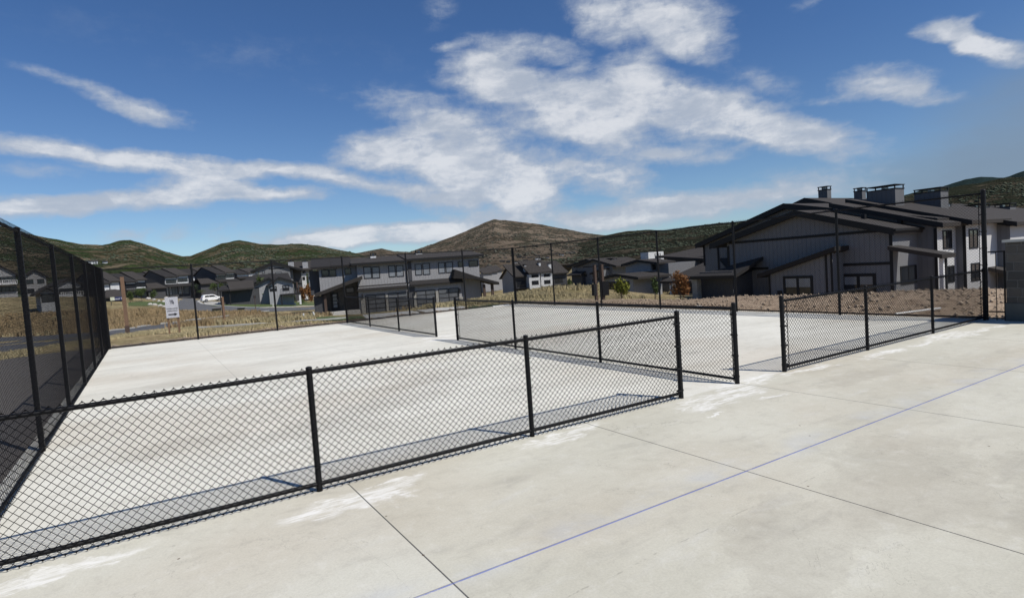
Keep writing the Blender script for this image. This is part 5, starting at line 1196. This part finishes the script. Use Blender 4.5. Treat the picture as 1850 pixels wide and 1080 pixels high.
def grass(name, label, n, xr, yr, hmin, hmax, mat, keep=None, blades=6, wid=.022):
    P = np.stack([rng.uniform(*xr, n), rng.uniform(*yr, n)], 1); d = np.hypot(P[:, 0]-CAM[0], P[:, 1]-CAM[1])
    ok = rng.random(n) < np.clip(34/d, .12, 1)**1.1
    ok &= fbm(P[:, 0]*.13, P[:, 1]*.13, 4) > -.16
    for q in NOGO: ok &= ~inpoly(P, q)
    ok &= ~((P[:, 0] > -.8) & (P[:, 0] < 19) & (P[:, 1] < 23.8))
    if keep is not None: ok &= keep(P)
    P = P[ok]; n = len(P); z = terr(P[:, 0], P[:, 1]); d = np.hypot(P[:, 0]-CAM[0], P[:, 1]-CAM[1])
    B = np.repeat(np.c_[P, z], blades, 0); m = len(B); dd = np.repeat(d, blades)
    B[:, :2] += rng.normal(0, .12, (m, 2)); h = rng.uniform(hmin, hmax, m)*(1+.7*np.repeat(fbm(P[:, 0]*.4, P[:, 1]*.4, 3), blades)); a = rng.uniform(0, 6.283, m); w = wid*np.clip(dd/22, 1, 5)
    L = rng.normal(0, .22, (m, 2))*h[:, None]; dx = np.c_[np.cos(a), np.sin(a), 0*a]*w[:, None]
    mid = B+np.c_[L*.35, h*.6]; top = B+np.c_[L, h]
    V = np.stack([B-dx, B+dx, mid+dx*.8, top, mid-dx*.8], 1).reshape(-1, 3)
    F_ = (np.arange(m)[:, None]*5+np.array([0, 1, 2, 3, 4])).astype(np.int32)
    o = npmesh(name, V, F_, mat); tag(o, label, 'grass', kind='stuff'); return o
grass('dry_grass', 'short sparse dry grass on the strip just behind the far fence', 26000, (-16, 20), (24.0, 41), .05, .2, DRY, wid=.012)
grass('dry_grass', 'tall dry tan grass growing round the rough wooden post', 22000, (-2, 24), (33, 62), .15, .45, DRY, keep=lambda P: (P[:, 0] > 2.2+(P[:, 1]+6)*.07) & (P[:, 0] < 24-(P[:, 1]-33)*.3), wid=.014)
grass('dry_grass', 'short mixed grass sloping down to the duplex', 12000, (8, 44), (24, 66), .03, .12, DRY, keep=lambda P: (P[:, 0] > 10), wid=.014)
grass('dry_grass', 'russet dry grass on the field beside the lane', 30000, (-30, 22), (44, 105), .2, .55, DRYO, wid=.014)
grass('dry_grass', 'pale dry grass covering the mound behind the courts', 30000, (30, 80), (30, 75), .15, .42, DRY, keep=lambda P: ~((P[:, 0] > 40) & (P[:, 1] < 52)) & (P[:, 0]*.3+P[:, 1] > 44), wid=.014)
grass('dry_grass', 'short grass verge outside the left fence', 12000, (-26, -4.4), (0, 60), .1, .35, DRY, wid=.014)
# loose stones along the dirt beside the right fence: too many to count
n = 9000; P = np.stack([rng.uniform(18.85, 28, n), rng.uniform(-10, 24, n)], 1); P[:, 0] = 18.85+(P[:, 0]-18.85)*rng.random(n)**.35*1.0
P2 = np.stack([rng.uniform(-.5, 19, 900), rng.uniform(21.7, 24.0, 900)], 1); P = np.r_[P, P2]
z = terr(P[:, 0], P[:, 1]); s_ = rng.gamma(1.3, .013, len(P))+.008
oc = np.array([(1,0,0),(0,1,0),(-1,0,0),(0,-1,0),(0,0,.8),(0,0,-.5)], float); of = np.array([(0,1,4),(1,2,4),(2,3,4),(3,0,4),(1,0,5),(2,1,5),(3,2,5),(0,3,5)])
V = (oc[None]*(s_[:, None, None])*rng.uniform(.6, 1.4, (len(P), 6, 1))+np.c_[P, z+.03][:, None, :]).reshape(-1, 3)
F_ = (np.arange(len(P))[:, None, None]*6+of[None]).reshape(-1, 3)
tag(npmesh('gravel', V, F_, ROCKB), 'loose tan stones scattered over the dirt beside the right fence', 'gravel', kind='stuff')
for i, (x, y, w, lb) in enumerate(((1262,557,14,'flat pale stone on the dirt behind the gate opening'),(1130,552,10,'brown rock at the fence foot below the yellow-green tree'),(1178,553,9,'brown rock between the tree and the rust bush'),(1052,549,9,'tan rock at the left end of the dirt bank'),(1215,556,8,'tan rock left of the flat pale stone'),(1096,551,7,'small tan rock beside the utility post'))):
    boulder(x, y, w, lb, 'rocks along the dirt bank', ROCKB if i else ROCK, hh=.5)

# ------------------------------------------------------------------ street furniture and the car
p = hit(231, 603); o = empty('wooden_post', p); tag(o, 'tall weathered brown wooden post behind the left end of the far fence', 'post')
Hh = 103*float((p-CAM)@_d)/F_PX
MB().prism([(-.11,-.1),(.11,-.1),(.11,.1),(-.11,.1)], -.4, Hh, 'z').build('post', WOOD, o); MB().box(-.13, .13, -.12, .12, -.4, .55).build('post_foot', WOODD, o)
p = hit(406, 585); o = empty('wooden_post', p, .3); tag(o, 'short rough wooden post on a pale pad behind the second fence bay', 'post')
Hh = 49*float((p-CAM)@_d)/F_PX
MB().prism([(-.085,-.08),(.085,-.08),(.085,.08),(-.085,.08)], -.3, Hh, 'z').build('post', WOOD, o); MB().box(-.42, .42, -.35, .35, -.3, .08).build('pad', CONC2, o)
p = hit(462, 560); o = empty('utility_marker', p); tag(o, 'thin dark marker post on the street island', 'marker')
MB().tube((0, 0, -.2), (0, 0, 2.3), .05, n=8).build('post', WOODD, o); MB().box(-.16, .16, -.03, .03, 1.85, 2.3).build('plate', TRIM, o)
def cabinet(px, py, w, h, lb):
    p = hit(px, py); s = float((p-CAM)@_d)/F_PX; o = empty('utility_cabinet', p, -.25); tag(o, lb, 'cabinet', 'utility cabinets by the lane')
    MB().box(-w*s/2, w*s/2, -.4, .4, -.2, h*s*.82).build('box', simple('green_enamel', (.035, .045, .03), .5), o); MB().prism([(-.46, h*s*.82), (.46, h*s*.82), (.36, h*s), (-.4, h*s)], -w*s/2-.05, w*s/2+.05, 'x').build('lid', TRIM, o)
cabinet(392, 566, 13, 9, 'wide dark utility cabinet left of the rough wooden post'); cabinet(436, 563, 11, 7, 'dark green utility cabinet on the lane verge')
for x, y, h_, lb in ((549, 577, 11, 'short white plastic stake left of the duplex lawn'), (569.5, 575, 12, 'white leaning pipe at the duplex corner'), (493.5, 555, 6, 'small white marker at the street edge')):
    p = hit(x, y); s = float((p-CAM)@_d)/F_PX; o = MB().tube((0, 0, -.1), (-.12 if x > 560 else 0, 0, h_*s), .065, n=8).build('white_stake', PVC); o.location = p; tag(o, lb, 'stake')
a = hit(1618, 571.5); b_ = hit(1699, 561); o = MB().tube((0, 0, 0), tuple(b_-a), .028, n=8).build('plastic_pipe', PVC); o.location = a+np.array([0, 0, .07]); tag(o, 'white plastic pipe lying on the dirt behind the right low fence', 'pipe')
p = at(1083, 548, 33); o = empty('utility_post', (p[0], p[1], gz(p[0], p[1]))); tag(o, 'pair of dark utility posts with a black meter box by the annex', 'utility post')
for x in (-.2, .32): MB().box(x-.07, x+.07, -.07, .07, -.3, 2.05).build('post', WOODD, o)
MB().box(-.42, -.22, -.1, .1, .35, 1.0).build('meter_box', TRIM, o); MB().box(.16, .62, -.16, -.075, .3, 1.1).build('control_box', BLACK, o)
a = hit(905, 555); o = MB().box(-.5, .5, -.03, .03, -.02, .12).build('white_board', PVC); o.location = a; tag(o, 'small white board lying at the lawn edge behind the mid fence', 'board')

# arrow sign on two wooden posts
pb_ = hit(313, 602); dS = float((pb_-CAM)@_d); sg = Fr('arrow_sign', 'white sign board with black arrow on two wooden posts behind the far fence', pb_, -3, None, 'sign')
a = sg.fr(299, 536.5, 322.5, 574)
MB().box(a[0], a[1], -.03, .02, a[2], a[3]).build('board', simple('sign_white', (.50, .50, .54), .5, 0, .05), sg.o)
for q, w_ in ((305, .09), (323.5, .09)):
    u = sg.F(q, 588)[0]; MB().box(u-w_/2, u+w_/2, .022, .11, -.4, a[3]+(.02 if q > 310 else -.1)).build('post', WOOD, sg.o)
SIGNK = simple('black_print', (.01, .01, .012), .5); SIGNG = simple('grey_print', (.10, .10, .12), .5)
W_ = a[1]-a[0]; H_ = a[3]-a[2]; cx = (a[0]+a[1])/2
def text(body, size, x, y, z, parent, mat, name='lettering', sx=1.0):
    c = bpy.data.curves.new(name, 'FONT'); c.body = body; c.size = size; c.align_x = 'CENTER'; c.extrude = .004; c.materials.append(mat)
    o = bpy.data.objects.new(name, c); COL.objects.link(o); o.parent = parent; o.location = (x, y, z); o.rotation_euler = (R(90), 0, 0); o.scale = (sx, 1, 1)
    bpy.context.view_layer.update(); me = bpy.data.meshes.new_from_object(o.evaluated_get(bpy.context.evaluated_depsgraph_get())); q = bpy.data.objects.new(name, me); COL.objects.link(q)
    q.parent = parent; q.location = (x, y, z); q.rotation_euler = (R(90), 0, 0); q.scale = (sx, 1, 1); bpy.data.objects.remove(o); return q
text('MODEL HOMES', W_*.145, cx, -.036, a[2]+H_*.42, sg.o, SIGNK, sx=.86); text('OPEN DAILY', W_*.145, cx, -.036, a[2]+H_*.31, sg.o, SIGNK)
zz = a[2]+H_*.165; MB().prism([(cx-W_*.33, zz-.03), (cx+W_*.14, zz-.03), (cx+W_*.14, zz-.085), (cx+W_*.36, zz), (cx+W_*.14, zz+.085), (cx+W_*.14, zz+.03), (cx-W_*.33, zz+.03)], -.042, -.031, 'y').build('arrow', SIGNK, sg.o)
mb = MB(); zc = a[2]+H_*.76
for k in (-1, 0, 1):
    u = cx+k*W_*.09; mb.prism([(u-.035, zc+.11), (u+.0, zc+.13), (u+.05+k*.02, zc-.06), (u+.02, zc-.13), (u-.0, zc-.02)], -.04, -.031, 'y')
mb.build('emblem', SIGNG, sg.o)
# blue street banner by the garage
bn = Fr('street_banner', 'dark blue banner with white lettering and pale square, by the left fence corner', at(199, 549, 112), 8, None, 'banner')
q = bn.fr(199, 536.2, 222, 542.4); MB().box(q[0]+.75, q[1], -.05, .03, q[2], q[3]).build('banner_cloth', simple('navy_cloth', (.02, .03, .10), .7), bn.o)
MB().box(q[0], q[0]+.68, -.05, .03, q[2], q[3]).build('pale_square', simple('pale_print', (.50, .52, .40), .6, 0, .1), bn.o); text('Jewel Tr', (q[3]-q[2])*.75, (q[0]+q[1])/2+.3, -.056, q[2]+.12, bn.o, TRIMW)
for u in (q[0]+.1, q[1]-.1): MB().box(u-.05, u+.05, .035, .12, -.9, q[3]).build('post', TRIM, bn.o)

# white car parked on the drive
pc = hit(366, 546.5); sc_ = float((pc-CAM)@_d)/F_PX
car = empty('parked_car', (pc[0], pc[1], pc[2]+.05), R(10)); tag(car, 'white sport utility car parked on the driveway at the street bend', 'car')
K = 25*sc_/4.6; K = max(.9, min(1.15, K))
prof = [(.05,.35),(.0,.75),(.12,1.05),(.35,1.55),(.7,1.68),(2.2,1.70),(2.75,1.60),(3.45,1.12),(4.35,.98),(4.6,.75),(4.6,.38)]
def carbody():
    bm = bmesh.new(); prev = None; rings = []
    for yy, ins in ((0, .10), (.06, 0), (.9, 0), (1.75, 0), (1.81, .10)):
        ring = []
        for (x, z) in prof:
            t = max(0, (z-1.0)/.7); y = .9+(yy-.9)*(1-.16*t) ; xx = x+(.04 if x < 1 else -.04)*(ins > 0); ring.append(bm.verts.new((xx, y, z-(ins*.4 if z > 1 else 0))))
        rings.append(ring)
    for a_, b2 in zip(rings[:-1], rings[1:]):
        for i in range(len(prof)): bm.faces.new((a_[i], a_[(i+1) % len(prof)], b2[(i+1) % len(prof)], b2[i]))
    bm.faces.new(rings[0]); bm.faces.new(list(reversed(rings[-1]))); bmesh.ops.recalc_face_normals(bm, faces=bm.faces)
    me = bpy.data.meshes.new('body'); bm.to_mesh(me); bm.free(); me.materials.append(WHITEP); o = bpy.data.objects.new('body', me); COL.objects.link(o); o.parent = car
    md = o.modifiers.new('bevel', 'BEVEL'); md.width = .06; md.segments = 2; return o
carbody()
for side, y in ((-1, .0), (1, 1.8)):
    yi = y+(.075 if side < 0 else -.075); s1 = -.035*1 if side < 0 else .035
    for pl_ in ([(.55,1.12),(.72,1.5),(1.5,1.53),(1.5,1.12)], [(1.58,1.12),(1.58,1.53),(2.3,1.53),(2.62,1.45),(3.1,1.12)]):
        MB().prism(pl_, yi, yi+s1*2.2, 'y').build('side_window', CARGLASS, car)
    for x in (.85, 3.7):
        w = MB().tube((x, y+(.14 if side < 0 else -.14), .36), (x, y-(.03 if side < 0 else -.03), .36), .36, n=18).build('wheel', TYRE, car)
        MB().tube((x, y+(.0 if side < 0 else 0), .36), (x, y-(.05 if side < 0 else -.05), .36), .22, n=12).build('rim', CHROME, w)
    MB().box(3.0, 3.2, y-.18 if side < 0 else y, y if side < 0 else y+.18, 1.1, 1.24).build('mirror', WHITEP, car)
    MB().box(4.52, 4.625, y+(.12 if side < 0 else -.5), y+(.5 if side < 0 else -.12), .78, .92).build('headlight', CHROME, car)
    MB().box(-.03, .06, y+(.1 if side < 0 else -.4), y+(.4 if side < 0 else -.1), .95, 1.12).build('tail_light', simple('red_lens', (.25, .01, .01), .2), car)
car.scale = (K, K, K)
bpy.context.view_layer.update()
